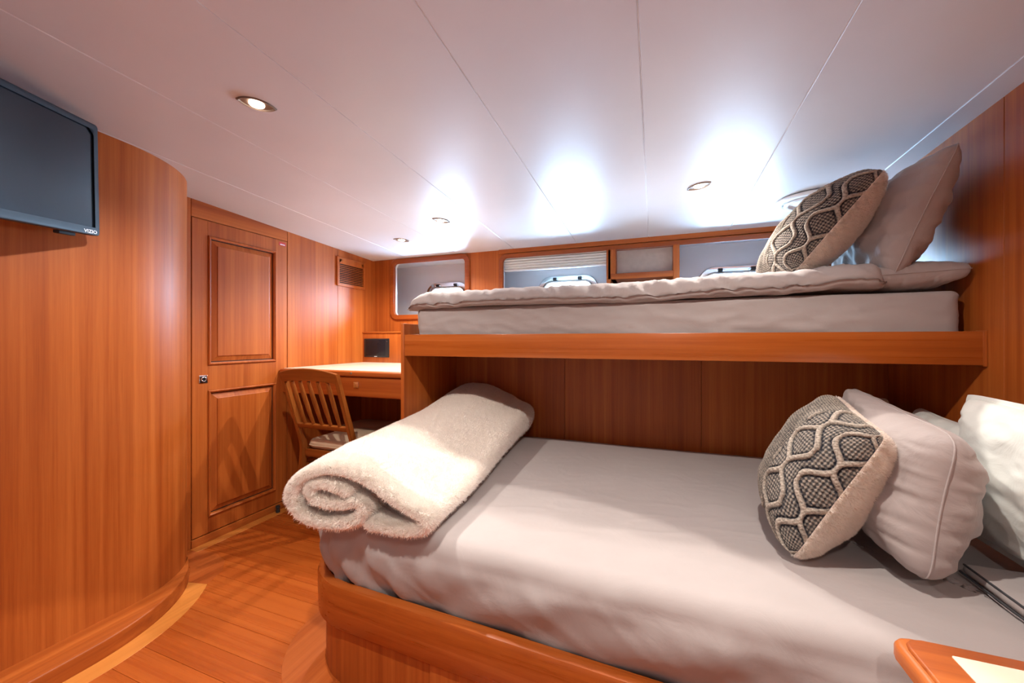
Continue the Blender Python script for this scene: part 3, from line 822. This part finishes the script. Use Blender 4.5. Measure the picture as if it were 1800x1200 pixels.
def disp_upper(V, nr):
    x, y, z = V[:, 0], V[:, 1], V[:, 2]
    f1 = fbm(V, (2.2, 2.2, 3), 1.7, 3)
    diag = np.sin((x * 7 + z * 17) + 3.0 * f1)
    side = np.clip((1.40 - z) / .05, 0, 1)
    ck = ridge(np.column_stack([x * 2.2 + z * 4.5, y * 0, z * 3.0 - x * .8]), (2.0, 1, 2.6), 3.3, 3)
    V = V + nr * ((side * (.010 * np.clip(ck - .2, 0, 1) ** 2 - .004 + .005 * f1 + .006 * np.sign(diag) * np.abs(diag) ** 1.5 * np.clip(f1 + .45, 0, 1)))[:, None])
    V[:, 2] += np.clip((z - 1.36) / .03, 0, 1) * .003 * f1
    return V
um = thing('upper_mattress', (-.1, 2.35, 1.158), 'narrow mattress in taupe sheet lying on the upper berth', 'mattress')
soft_slab('fitted_sheet', rrect(-1.268, 1.052, UY + .046, 2.86, .05, .014), 1.16, 1.380, .022, M_SHEET, um, K=14, M=16, disp=disp_upper, bulge=.004)

def disp_duvet(V, nr):
    x, y, z = V[:, 0], V[:, 1], V[:, 2]
    f1 = fbm(V, (1.6, 1.6, 2), 6.3, 3); f2 = fbm(V, (8, 6, 8), 2.2, 3)
    V = V.copy()
    edge = np.clip((1.98 - y) / .14, 0, 1)
    ruch = 1.5 * ridge(np.column_stack([x + .35 * (z - 1.42) * 3, y, z]), (17, 3.0, 7), 4.4, 2) - .7
    V += nr * ((edge * (.010 * ruch + .012 * f1))[:, None])
    V[:, 2] += .008 * f1 + .004 * f2 + edge * .006 * ruch
    V[:, 2] += .016 * np.clip((x + .3) / 1.0, 0, 1)
    # thinner, drooping free end beyond the mattress
    k = np.clip((-1.20 - x) / .12, 0, 1)
    zt = 1.44
    V[:, 2] = V[:, 2] * (1 - .45 * k) + (1.425 + .012 * np.sin(y * 14 + 1)) * .45 * k - .05 * k ** 2 * np.clip((2.2 - y) / .4, 0, 1)
    V[:, 0] += -.02 * k * np.sin(y * 9 + .6)
    # swell under the pillows
    V[:, 2] += .014 * np.exp(-((x - .70) / .12) ** 2) * edge
    return V
dv = thing('upper_duvet', (-.2, 2.3, 1.402), 'thin taupe duvet spread over the upper mattress', 'duvet')
soft_slab('duvet_cover', rrect(-1.335, .83, UY + .008, 2.80, .06, .012), 1.377, 1.471, .072, M_SHEET2, dv, K=34, M=6, disp=disp_duvet, bulge=.008)

# ---- nightstand corner in front of the berth
ns = thing('nightstand', (.77, .72, 0), 'wooden nightstand with cream inlaid top in front of the lower berth', 'nightstand')
nx0, nx1, ny0, ny1 = .408, WX_RIGHT - .002, .42, .922
nz = .66
def top_slab(ins, z0, z1, mat, nm, bev): MB().prism(rrect(nx0 + ins, nx1, ny0 + ins, ny1 - ins, (.01, .01, .01, .03), .02), z0, z1, bev, 3).build(nm, mat, ns, sharp=40)
top_slab(0.0, nz - .034, nz - .006, W_Y, 'edge_moulding', .010)
top_slab(.012, nz - .012, nz, W_X, 'top', .004)
plate_with_holes('cream_inlay', rrect(nx0 + .068, nx1 - .05, ny0 + .05, ny1 - .042, .004, .03), [], .0016, lambda a, b, c_: Vector((a, b, nz + .0003 + c_)), M_LACQ, parent=ns)
MB().prism(rrect(nx0 + .03, nx1, ny0 + .03, ny1 - .03, (.03, .01, .01, .03), .02), 0, nz - .03).build('cabinet', W_Z, ns, sharp=40)
dr = MB().box(nx0 + .018, nx0 + .034, ny0 + .07, ny1 - .07, .36, .56, .003).build('drawer', W_Y, ns)
MB().lathe([(0, -.02), (.012, -.02), (.014, -.012), (.006, 0)], (nx0 + .018, (ny0 + ny1) / 2, .46), 14, axis='x').build('knob', M_CHROME, dr)

# ------------------------------------------------------------------ chair at the desk
ch = thing('desk_chair', (-1.98, 2.12, 0), 'wooden slat-back chair with beige seat cushion pulled up to the desk', 'chair')
XL, XR = -2.205, -1.775
for x in (XL, XR):
    s_ = 1 if x == XL else -1
    m_ = MB()
    pts = [(x, 1.90, 0.0), (x, 1.935, .30), (x, 1.955, .50), (x, 1.905, .66), (x, 1.797, .995)]
    ws = [.030, .036, .046, .040, .032]
    vs_, fs = [], []
    pp = []
    for i in range(len(pts) - 1):
        a, b_ = Vector(pts[i]), Vector(pts[i + 1])
        for k in range(6):
            pp.append((a.lerp(b_, k / 6), ws[i] + (ws[i + 1] - ws[i]) * k / 6))
    pp.append((Vector(pts[-1]), ws[-1]))
    for _ in range(2):
        pp = [pp[0]] + [((pp[i - 1][0] + pp[i][0] * 2 + pp[i + 1][0]) / 4, pp[i][1]) for i in range(1, len(pp) - 1)] + [pp[-1]]
    for p, w in pp:
        vs_ += [(p.x - .014, p.y - w / 2, p.z), (p.x + .014, p.y - w / 2, p.z), (p.x + .014, p.y + w / 2, p.z), (p.x - .014, p.y + w / 2, p.z)]
    for i in range(len(pp) - 1):
        for k in range(4): fs.append((4 * i + k, 4 * i + (k + 1) % 4, 4 * i + 4 + (k + 1) % 4, 4 * i + 4 + k))
    fs += [(0, 1, 2, 3), tuple(4 * (len(pp) - 1) + k for k in range(4))]
    m_.faces(vs_, fs); 
    bmesh.ops.bevel(m_.bm, geom=[e for e in m_.bm.edges if len(e.link_faces) == 2 and e.calc_face_angle(0) > 1.0], offset=.004, segments=2, affect='EDGES')
    m_.build('rear_leg', W_CHAIR, ch, sharp=40)
    MB().beam((x, 2.36, 0), (x, 2.36, .47), .036, .036, up=(0, 1, 0), w1=.04, d1=.04).build('front_leg', W_CHAIR, ch)
    MB().box(x - .011, x + .011, 1.955, 2.36, .425, .475, .003).build('side_rail', W_CHAIRX, ch)
    for zz in (.395, .365, .335, .25):
        MB().box(x - .007, x + .007, 1.945, 2.36, zz - .009, zz + .009, .002).build('side_stretcher', W_CHAIRX, ch)
# arched top rail
m_ = MB(); vs_, fs = [], []
nn = 24
for i in range(nn + 1):
    u = i / nn; x = XL - .014 + (XR - XL + .028) * u
    archz = .030 * (1 - (2 * u - 1) ** 2); yb = -.018 * (1 - (2 * u - 1) ** 2)
    zt, zb_ = .998 + archz, .935 + archz * .55
    y_t, y_b = 1.792 + yb, 1.812 + yb
    vs_ += [(x, y_b - .011, zb_), (x, y_b + .011, zb_), (x, y_t + .012, zt - .004), (x, y_t + .004, zt), (x, y_t - .008, zt), (x, y_t - .012, zt - .004)]
for i in range(nn):
    for k in range(6): fs.append((6 * i + k, 6 * i + (k + 1) % 6, 6 * i + 6 + (k + 1) % 6, 6 * i + 6 + k))
fs += [tuple(range(6)), tuple(6 * nn + k for k in range(6))]
m_.faces(vs_, fs).build('top_rail', W_CHAIRX, ch, sharp=35)
MB().beam((XL + .01, 1.905, .645), (XR - .01, 1.905, .645), .024, .03, up=(0, -.3, 1)).build('lower_back_rail', W_CHAIRX, ch)
for k in range(5):
    u = (k + 1) / 6; x = XL + (XR - XL) * u
    yb = -.018 * (1 - (2 * u - 1) ** 2)
    MB().tube([(x, 1.902, .655), (x, 1.868 + yb * .4, .76), (x, 1.838 + yb * .8, .86), (x, 1.812 + yb, .945)], lambda q: .010 + .004 * math.sin(q * 3.1), 10).build('slat', W_CHAIR, ch)
MB().box(XL, XR, 2.35, 2.37, .425, .475, .003).build('front_rail', W_CHAIRX, ch)
MB().box(XL, XR, 1.95, 1.97, .425, .475, .003).build('back_seat_rail', W_CHAIRX, ch)
cs = soft_slab('seat_cushion', rrect(XL + .002, XR - .002, 1.965, 2.395, .06, .02), .472, .535, .028, M_CUSH, ch, K=12, M=3, crown=.02)
MB().tube([(x, y, .497) for x, y in rrect(XL + .001, XR - .001, 1.964, 2.396, .06, .03)], .004, 6, closed=True).build('piping', M_CUSH, ch)
for x in (XL + .02,): MB().lathe([(0, -.012), (.009, -.012), (.009, .012), (0, .012)], (x - .022, 1.975, .44), 12, axis='x').build('bolt', M_BLACK, ch)

# upholstered stool pushed under the desk
so_ = thing('upholstered_stool', (-1.95, 2.6, 0), 'beige upholstered bench tucked under the desk behind the chair', 'stool')
soft_slab('seat', rrect(-2.44, -1.45, 2.43, 2.79, (.03, .03, .10, .10), .03), .40, .505, .03, M_CUSH, so_, K=8, M=3, crown=.006)
MB().prism(rrect(-2.42, -1.47, 2.45, 2.77, (.02, .02, .09, .09), .03), .02, .40).build('box', M_CUSH, so_)
for xx, yy in ((-2.38, 2.49), (-1.51, 2.49), (-2.34, 2.71), (-1.55, 2.71)):
    MB().lathe([(.016, 0), (.02, .02), (0.0, .021)], (xx, yy, 0), 12).build('foot', M_BLACK, so_)

# ------------------------------------------------------------------ pile: short fibres as real geometry, one object per thing
def fibres(name, V, Fq, count, length, width, mat, parent, lay=(0, 0, -.2), seed=1, keep=None, curl=.5):
    r_ = np.random.default_rng(seed)
    V = np.asarray(V); Fq = np.asarray(Fq)
    tri = np.concatenate([Fq[:, [0, 1, 2]], Fq[:, [0, 2, 3]]]) if Fq.shape[1] == 4 else Fq
    a, b_, c_ = V[tri[:, 0]], V[tri[:, 1]], V[tri[:, 2]]
    nn = np.cross(b_ - a, c_ - a); ar = np.linalg.norm(nn, axis=1)
    fn = nn / np.maximum(ar, 1e-12)[:, None]
    if keep is not None: ar = ar * keep((a + b_ + c_) / 3, fn)
    vn = np.zeros_like(V)
    for k in range(3): np.add.at(vn, tri[:, k], nn)
    vn /= np.maximum(np.linalg.norm(vn, axis=1), 1e-12)[:, None]
    pick = r_.choice(len(tri), count, p=ar / ar.sum())
    u = r_.random(count); v = r_.random(count); fl = u + v > 1; u[fl] = 1 - u[fl]; v[fl] = 1 - v[fl]
    w = 1 - u - v; T = tri[pick]
    P = V[T[:, 0]] * w[:, None] + V[T[:, 1]] * u[:, None] + V[T[:, 2]] * v[:, None]
    Nn = vn[T[:, 0]] * w[:, None] + vn[T[:, 1]] * u[:, None] + vn[T[:, 2]] * v[:, None]
    Nn /= np.maximum(np.linalg.norm(Nn, axis=1), 1e-9)[:, None]
    # clumps lean together
    cl = np.column_stack([np.sin(P @ np.array(k) + s_) for k, s_ in (((190, 71, 120), 0.), ((-80, 210, 95), 1.3), ((60, -130, 220), 2.1))])
    d_ = Nn + cl * curl * .6 + r_.normal(0, curl * .45, (count, 3)) + np.array(lay)
    d_ /= np.linalg.norm(d_, axis=1)[:, None]
    side = np.cross(d_, r_.normal(0, 1, (count, 3))); side /= np.maximum(np.linalg.norm(side, axis=1), 1e-9)[:, None]
    Lh = length * r_.uniform(.6, 1.15, count)[:, None]
    p0 = P - side * width / 2 - Nn * .001; p1 = P + side * width / 2 - Nn * .001; tip = P + d_ * Lh
    VV = np.stack([p0, p1, tip], 1).reshape(-1, 3)
    me = bpy.data.meshes.new(name)
    me.vertices.add(3 * count); me.vertices.foreach_set('co', VV.ravel())
    me.loops.add(3 * count); me.loops.foreach_set('vertex_index', np.arange(3 * count, dtype=np.int32))
    me.polygons.add(count); me.polygons.foreach_set('loop_start', np.arange(0, 3 * count, 3, dtype=np.int32))
    me.update(calc_edges=True)
    o = link_mesh(name, me, mat, parent, sharp=None)
    o['kind'] = 'stuff'
    return o

# ------------------------------------------------------------------ rolled fleece blanket on the foot of the lower berth
def catmull(P, per=10):
    P = [np.array(p, float) for p in P]; out = []
    for i in range(len(P) - 1):
        p0 = P[max(i - 1, 0)]; p1 = P[i]; p2 = P[i + 1]; p3 = P[min(i + 2, len(P) - 1)]
        for k in range(per):
            t = k / per
            out.append(.5 * ((2 * p1) + (-p0 + p2) * t + (2 * p0 - 5 * p1 + 4 * p2 - p3) * t * t + (-p0 + 3 * p1 - 3 * p2 + p3) * t ** 3))
    out.append(P[-1]); return np.array(out)
BX, BZ = -1.292, .585
path = [(30, 2.6), (37, 2.6), (44, 3.4), (49.5, 5.6), (49.5, 9.2), (42.5, 11.4), (34.5, 15.2), (25, 20.0), (15, 21.6), (6.5, 18.6), (2.7, 12.5), (4.6, 6.6), (11, 3.0), (19, 2.6), (25.6, 4.4), (27.2, 8.0), (24.6, 10.2), (20, 9.3), (15, 9.6), (10.4, 11.3), (9.6, 14.6), (13, 16.4), (18.5, 14.9), (21.5, 13.6)]
cp = catmull(path, 7) / 100.0
half = .0235
def roll_outline(h):
    t = np.gradient(cp, axis=0); t /= np.linalg.norm(t, axis=1)[:, None]; nr = np.stack([-t[:, 1], t[:, 0]], 1)
    Lp = cp + nr * h; Rp = cp - nr * h
    a1 = math.atan2(nr[-1][1], nr[-1][0]); cap1 = [cp[-1] + h * np.array([math.cos(a1 - q), math.sin(a1 - q)]) for q in np.linspace(0, math.pi, 8)[1:-1]]
    a0 = math.atan2(-nr[0][1], -nr[0][0]); cap0 = [cp[0] + h * np.array([math.cos(a0 - q), math.sin(a0 - q)]) for q in np.linspace(0, math.pi, 8)[1:-1]]
    return np.concatenate([Lp, cap1, Rp[::-1], cap0])
stations = [(0.0, .42), (.004, .7), (.012, .9), (.026, 1.0)] + [(q, 1.0) for q in np.linspace(.06, 1.30, 44)] + [(1.322, .9), (1.334, .7), (1.338, .42)]
rings = []
for q, hs in stations:
    o2 = roll_outline(half * hs)
    f_ = q / 1.338
    hsc = .86 + .46 * f_; 
    wsc = (1.04 - .02 * f_)
    yy = .990 + q * 1.022
    xx = BX + .150 + o2[:, 0] * (.98 + .18 * f_) + .012 * math.sin(f_ * 5 + .4) - .165 * f_
    zz = BZ + .060 * f_ * np.clip((o2[:, 0] - .2) / .2, 0, 1) * np.clip(o2[:, 1] / .08, 0, 1) + o2[:, 1] * hsc + .012 * np.sin(f_ * 7 + o2[:, 0] * 6) * (o2[:, 1] / .2)
    # the far end slumps flatter on the right
    rings.append(np.column_stack([xx, yy + .0 * xx - .10 * f_ * np.clip((o2[:, 0] - .3), 0, 1) - .07 * np.clip((.30 - o2[:, 0]) / .30, 0, 1) * (1 - f_), zz]))
nO = len(rings[0]); V = np.concatenate(rings)
lump = np.array([mn.fractal(Vector((v[0] * 7, v[1] * 7, v[2] * 7)), 1, 2, 3) for v in V])
V[:, 2] += .004 * lump
i = np.arange(nO); j = (i + 1) % nO
Fq = np.concatenate([np.stack([k * nO + i, (k + 1) * nO + i, (k + 1) * nO + j, k * nO + j], 1) for k in range(len(rings) - 1)])
bl = thing('fleece_blanket', (-1.0, 1.7, BZ), 'thick cream fleece blanket rolled up on the foot of the lower berth', 'blanket')
Fl = Fq.tolist() 
ob = np_mesh('fleece', V, Fl + [list(range(nO)), list(range((len(rings) - 1) * nO, len(rings) * nO))[::-1]], M_FLEECE, bl)
b2 = bmesh.new(); b2.from_mesh(ob.data); bmesh.ops.triangulate(b2, faces=[f for f in b2.faces if len(f.verts) > 4])
bmesh.ops.recalc_face_normals(b2, faces=list(b2.faces)); b2.to_mesh(ob.data)
Vt = np.array([v.co[:] for v in b2.verts]) + np.array(ORG[bl.name]); Ft = []
for f in b2.faces:
    vi = [v.index for v in f.verts]
    Ft.append(vi[:3]); 
    if len(vi) == 4: Ft.append([vi[0], vi[2], vi[3]])
b2.free()
def keep_bl(c_, n_):  # denser on what shows
    up = np.clip(n_[:, 2] + .35, .05, 1); end = np.where(c_[:, 1] < 1.06, 3.2, 1.0)
    return up * end
fibres('fleece_pile', Vt, np.array(Ft), 520000, .0098, .0024, M_PILE, bl, lay=(.05, 0, -.10), seed=3, keep=keep_bl, curl=.40)

# ------------------------------------------------------------------ pillows
def arc_param(T, a, power, n):
    """samples of -1..1 spaced evenly along the swelling profile, with the arc length in half-widths"""
    ss = np.linspace(-1, 1, 6001); h = T * np.clip(1 - ss ** 2, 0, 1) ** power
    L_ = np.concatenate([[0], np.cumsum(np.hypot(np.diff(ss) * a, np.diff(h)))]) / a
    q = np.linspace(0, L_[-1], n); return np.interp(q, L_, ss), q

def pillow_grid(A, B, Cc, D, T, nu, nv, side, pinch=.07, power=.42, wr=.010, seed=0.0, pucker=0.0, relief=None, rnd=.06, press=0.0):
    """A near-low, B near-top, C far-top, D far-low; s: near(-1)->far(+1), t: low(-1)->top(+1)"""
    A, B, Cc, D = (np.array(q, float) for q in (A, B, Cc, D))
    s1, t1 = np.linspace(-1, 1, nu), np.linspace(-1, 1, nv)
    if relief:
        s1, X1 = arc_param(T, np.linalg.norm(D - A) / 2, power, nu); t1, Y1 = arc_param(T, np.linalg.norm(B - A) / 2, power, nv)
        Xg, Yg = np.meshgrid(X1, Y1 - Y1[-1] / 2, indexing='ij')
    s_, t_ = np.meshgrid(s1, t1, indexing='ij'); s_, t_ = s_.ravel(), t_.ravel()
    S = s_ * (1 - pinch * (1 - t_ ** 2) * s_ ** 2); Tt = t_ * (1 - pinch * (1 - s_ ** 2) * t_ ** 2)
    cr_ = 1 - rnd * (s_ * t_) ** 6; S = S * cr_; Tt = Tt * cr_
    u, v = (S + 1) / 2, (Tt + 1) / 2
    P = (1 - u)[:, None] * ((1 - v)[:, None] * A + v[:, None] * B) + u[:, None] * ((1 - v)[:, None] * D + v[:, None] * Cc)
    en = np.cross(D - A, B - A); en /= np.linalg.norm(en)
    if en[0] > 0: en = -en                      # front normal looks along -X
    w = np.clip((1 - s_ ** 2), 0, 1) ** power * np.clip((1 - t_ ** 2), 0, 1) ** power
    h = T * w
    Q = np.column_stack([s_ * 2.2, t_ * 2.2, np.full_like(s_, side * 3.0 + seed)])
    f1 = fbm(Q, (1, 1, 1), seed, 3) if len(s_) < 30000 else None
    if f1 is None:
        k = 60; gs, gt = np.meshgrid(np.linspace(-1, 1, k), np.linspace(-1, 1, k), indexing='ij')
        q = np.column_stack([gs.ravel() * 2.2, gt.ravel() * 2.2, np.full(k * k, side * 3. + seed)]); g_ = fbm(q, (1, 1, 1), seed, 2).reshape(k, k)
        fi = (s_ + 1) / 2 * (k - 1); fj = (t_ + 1) / 2 * (k - 1); i0 = np.clip(fi.astype(int), 0, k - 2); j0 = np.clip(fj.astype(int), 0, k - 2); a_, b_ = fi - i0, fj - j0
        f1 = g_[i0, j0] * (1 - a_) * (1 - b_) + g_[i0 + 1, j0] * a_ * (1 - b_) + g_[i0, j0 + 1] * (1 - a_) * b_ + g_[i0 + 1, j0 + 1] * a_ * b_
    if press:
        k_ = np.clip((s_ + .62) / .75, 0, 1); h = h * (1 - press * k_ * k_ * (3 - 2 * k_) * (1 - t_ ** 4))
    h = h + wr * f1 * np.minimum(1, w * 2)
    if pucker:
        e_s = np.exp(-((1 - np.abs(s_)) / .16)) ; e_t = np.exp(-((1 - np.abs(t_)) / .16))
        inside = np.minimum(1, w * 3)
        h = h + pucker * inside * (e_s * (np.sin(t_ * 23 + 3 * f1) + .6 * np.sin(t_ * 41 + 5 * f1)) + e_t * (np.sin(s_ * 27 + 3 * f1) + .5 * np.sin(s_ * 47)))
    V = P + en[None, :] * (side * h)[:, None]
    if relief:
        G = V.reshape(nu, nv, 3); nn_ = np.cross(np.gradient(G, axis=0), np.gradient(G, axis=1)).reshape(-1, 3)
        nn_ /= np.maximum(np.linalg.norm(nn_, axis=1), 1e-12)[:, None]
        if nn_.sum(0) @ (en * side) < 0: nn_ = -nn_
        V = V + nn_ * relief(Xg.ravel(), Yg.ravel(), w)[:, None]
    ii, jj = np.meshgrid(np.arange(nu - 1), np.arange(nv - 1), indexing='ij'); q = (ii * nv + jj).ravel()
    Fq = np.stack([q, q + nv, q + nv + 1, q + 1], 1)
    e1 = np.cross(V[Fq[:, 1]] - V[Fq[:, 0]], V[Fq[:, 3]] - V[Fq[:, 0]]).sum(0)
    if e1 @ (en * side) < 0: Fq = Fq[:, ::-1]
    return V, Fq, s_, t_

def border(V, nu, nv):
    idx = list(range(0, nv)) + [i * nv + nv - 1 for i in range(1, nu)] + [(nu - 1) * nv + k for k in range(nv - 2, -1, -1)] + [i * nv for i in range(nu - 2, 0, -1)]
    return V[idx]

def pillow(name, corners, T, mat, label, cat='pillow', wr=.010, seed=0.0, pucker=.002, seam=True, pinch=.07, Tb=None, power=.42, flange=0.0, rnd=.06, press=0.0):
    nu = nv = 61
    c = np.mean(np.array(corners), 0)
    t = thing(name, tuple(c), label, cat)
    Vf, Ff, _, _ = pillow_grid(*corners, T, nu, nv, 1, pinch, power, wr, seed, pucker, rnd=rnd, press=press)
    Vb, Fb, _, _ = pillow_grid(*corners, Tb or T, nu, nv, -1, pinch, power, wr, seed + 4, pucker, rnd=rnd)
    V = np.concatenate([Vf, Vb]); F_ = np.concatenate([Ff, Fb + len(Vf)])
    o = np_mesh('pillowcase', V, F_, mat, t)
    b_ = bmesh.new(); b_.from_mesh(o.data); bmesh.ops.remove_doubles(b_, verts=list(b_.verts), dist=1e-5); b_.to_mesh(o.data); b_.free()
    if seam: MB().tube(border(Vf, nu, nv), .0022, 6, closed=True).build('seam', mat, t)
    if flange:
        bd = border(Vf, nu, nv); cc = bd.mean(0); o_ = bd + (bd - cc) / np.linalg.norm(bd - cc, axis=1)[:, None] * flange
        n_ = len(bd); vv = np.concatenate([bd, o_]); ff = [(k, (k + 1) % n_, n_ + (k + 1) % n_, n_ + k) for k in range(n_)]
        np_mesh('flange', vv, ff, mat, t)
    return t

def knit_relief(X, Y, w):
    """cable lattice on the near part, ribs beyond; lengths in half-widths of the cushion; the yarn tone goes in knit_relief.tone"""
    Wd, Pd = .60, .78
    X = X + .10; Y = Y + .07
    ph = 2 * math.pi * Y / Pd
    tri = np.clip(1.12 * np.cos(ph) - .06 * np.cos(3 * ph), -1, 1)
    dist = np.full_like(X, 9.0); along = np.zeros_like(X)
    hw = Wd / 2
    ncol = 3.12                                # columns of diamonds
    slope = np.abs(np.sin(ph)) * hw * .86 * 2 * math.pi / Pd
    ca = 1 / np.sqrt(1 + slope ** 2)
    for k in range(-1, 4):
        for sg in (1, -1):
            par = 1 if k % 2 == 0 else -1
            xc = (k + .5) * Wd + sg * (hw - .031) * (.5 + .5 * par * tri) 
            d_ = np.abs(X - xc) * ca
            m_ = d_ < dist; dist = np.where(m_, d_, dist); along = np.where(m_, Y, along)
    rw = .028
    cable = X < 1.22
    rope = np.sqrt(np.clip(1 - (dist / rw) ** 2, 0, 1))
    braid = .5 + .5 * np.sin(along * 110 + np.where(dist < rw, (X % .05) * 50, 0))
    bw = np.sin((X + Y) * 62) * np.sin((X - Y) * 62)
    bw2 = .5 + .5 * np.sign(bw) * np.abs(bw) ** .5
    groove = np.exp(-((dist - rw * 1.3) / .013) ** 2)
    hc = np.where(dist < rw, .0070 * rope + .0016 * braid * rope, .0030 * bw2 - .0034 * groove)
    tc_ = np.where(dist < rw, 0.50 + .34 * rope * (.55 + .45 * braid), 0.17 + .50 * bw2 - .42 * groove)
    rib = np.sin(X * 2 * math.pi / .042); st_ = np.sin(Y * 160 + rib * 1.2)
    hr = .0022 * rib + .0007 * st_; tr = .34 + .28 * rib + .12 * st_
    far = X > X.max() - .22
    hr = np.where(far, hc * .6 + .001, hr); 
    hgt = np.where(cable, hc, hr); tone = np.where(cable, tc_, tr)
    knit_relief.tone = np.clip(tone, 0, 1)
    return hgt * np.minimum(1, w * 5)

def knit_pillow(corners, Tf, Tb, label, seed, nu=520, nv=440, pinch=.05):
    c = np.mean(np.array(corners), 0)
    t = thing('knitted_cushion', tuple(c), label, 'cushion', 'knitted cushions')
    V, F_, s_, t_ = pillow_grid(*corners, Tf, nu, nv, 1, pinch, .42, .008, seed, 0, knit_relief)
    o = np_mesh('knit_cover', V, F_, M_KNIT, t); o['label'] = 'dark melange cable knit front'
    at = o.data.attributes.new('yarn', 'FLOAT', 'POINT'); at.data.foreach_set('value', knit_relief.tone)
    Vb, Fb, _, _ = pillow_grid(*corners, Tb, 61, 61, -1, pinch, .42, .008, seed + 2, 0)
    ob_ = np_mesh('sherpa_back', Vb, Fb, M_SHERPA, t); ob_['label'] = 'cream sherpa back'
    fibres('sherpa_pile', Vb, Fb, 90000, .0095, .0026, M_SHERPAP, t, lay=(0, 0, -.1), seed=int(seed) + 5, curl=.7)
    return t

knit_pillow([(.352, 1.248, .600), (.566, 1.268, .952), (.600, 1.68, 1.012), (.385, 1.66, .632)], .12, .125,
            'cable-knit grey cushion with sherpa back on the lower mattress', 2.0)
knit_pillow([(.545, 1.92, 1.478), (.798, 1.79, 1.832), (.77, 2.20, 1.85), (.50, 2.32, 1.49)], .13, .125,
            'cable-knit grey cushion with sherpa back on the upper berth', 9.0)

pillow('taupe_pillow', [(.605, 1.182, .606), (.692, 1.238, .970), (.765, 2.0, 1.018), (.665, 1.90, .64)], .15, M_PILLOW,
       'plump taupe pillow standing behind the knitted cushion on the lower mattress', seed=1.5, wr=.020, pucker=.005, Tb=.16, power=.46, rnd=.10, press=.58)
pillow('white_pillow', [(.885, 1.02, .625), (.975, 1.02, 1.00), (.925, 1.64, 1.03), (.895, 1.61, .62)], .082, M_WPILLOW,
       'white pillow leaning on the right wall nearest the nightstand', seed=3.3, wr=.014, pucker=.003, Tb=.06, flange=.02)
pillow('white_pillow', [(.90, 1.70, .60), (1.02, 1.72, .905), (1.035, 2.10, .925), (.93, 2.08, .62)], .08, M_WPILLOW,
       'white pillow on the lower berth half hidden behind the plump taupe pillow', seed=5.1, wr=.012, Tb=.03)
pillow('tan_pillow', [(.82, 2.06, .60), (.93, 2.08, .955), (.95, 2.37, .945), (.85, 2.37, .61)], .05, M_TPILLOW,
       'tan pillow in the far corner of the lower berth', seed=6.1, Tb=.05)
pillow('taupe_pillow', [(.845, 1.86, 1.43), (.955, 1.702, 1.868), (.965, 2.30, 1.875), (.87, 2.44, 1.48)], .115, M_PILLOW,
       'taupe pillow leaning on the right wall on the upper berth', seed=7.7, wr=.022, pucker=.0045, Tb=.115, power=.46)
# flat pillow lying under it
pillow('taupe_pillow', [(.785, 1.85, 1.445), (1.066, 1.832, 1.455), (1.066, 2.42, 1.47), (.785, 2.44, 1.455)], .06, M_PILLOW,
       'flat taupe pillow lying under the leaning pillow at the upper berth head', seed=8.8, wr=.006, Tb=.072, power=.30)
# folded grey throw with dark piping below the white pillow
fb = thing('folded_throw', (.9, 1.15, .585), 'folded grey throw with dark piped edges under the white pillow', 'throw')
soft_slab('fabric', rrect(.752, 1.064, 1.04, 1.36, .02, .02), .594, .618, .011, M_SHEET, fb, K=6, M=2)
for q, z in ((.748, .598), (.756, .617)):
    MB().tube([(q, y, z) for y in np.linspace(1.05, 1.35, 12)], .0026, 8).build('piping', M_PIPING, fb)
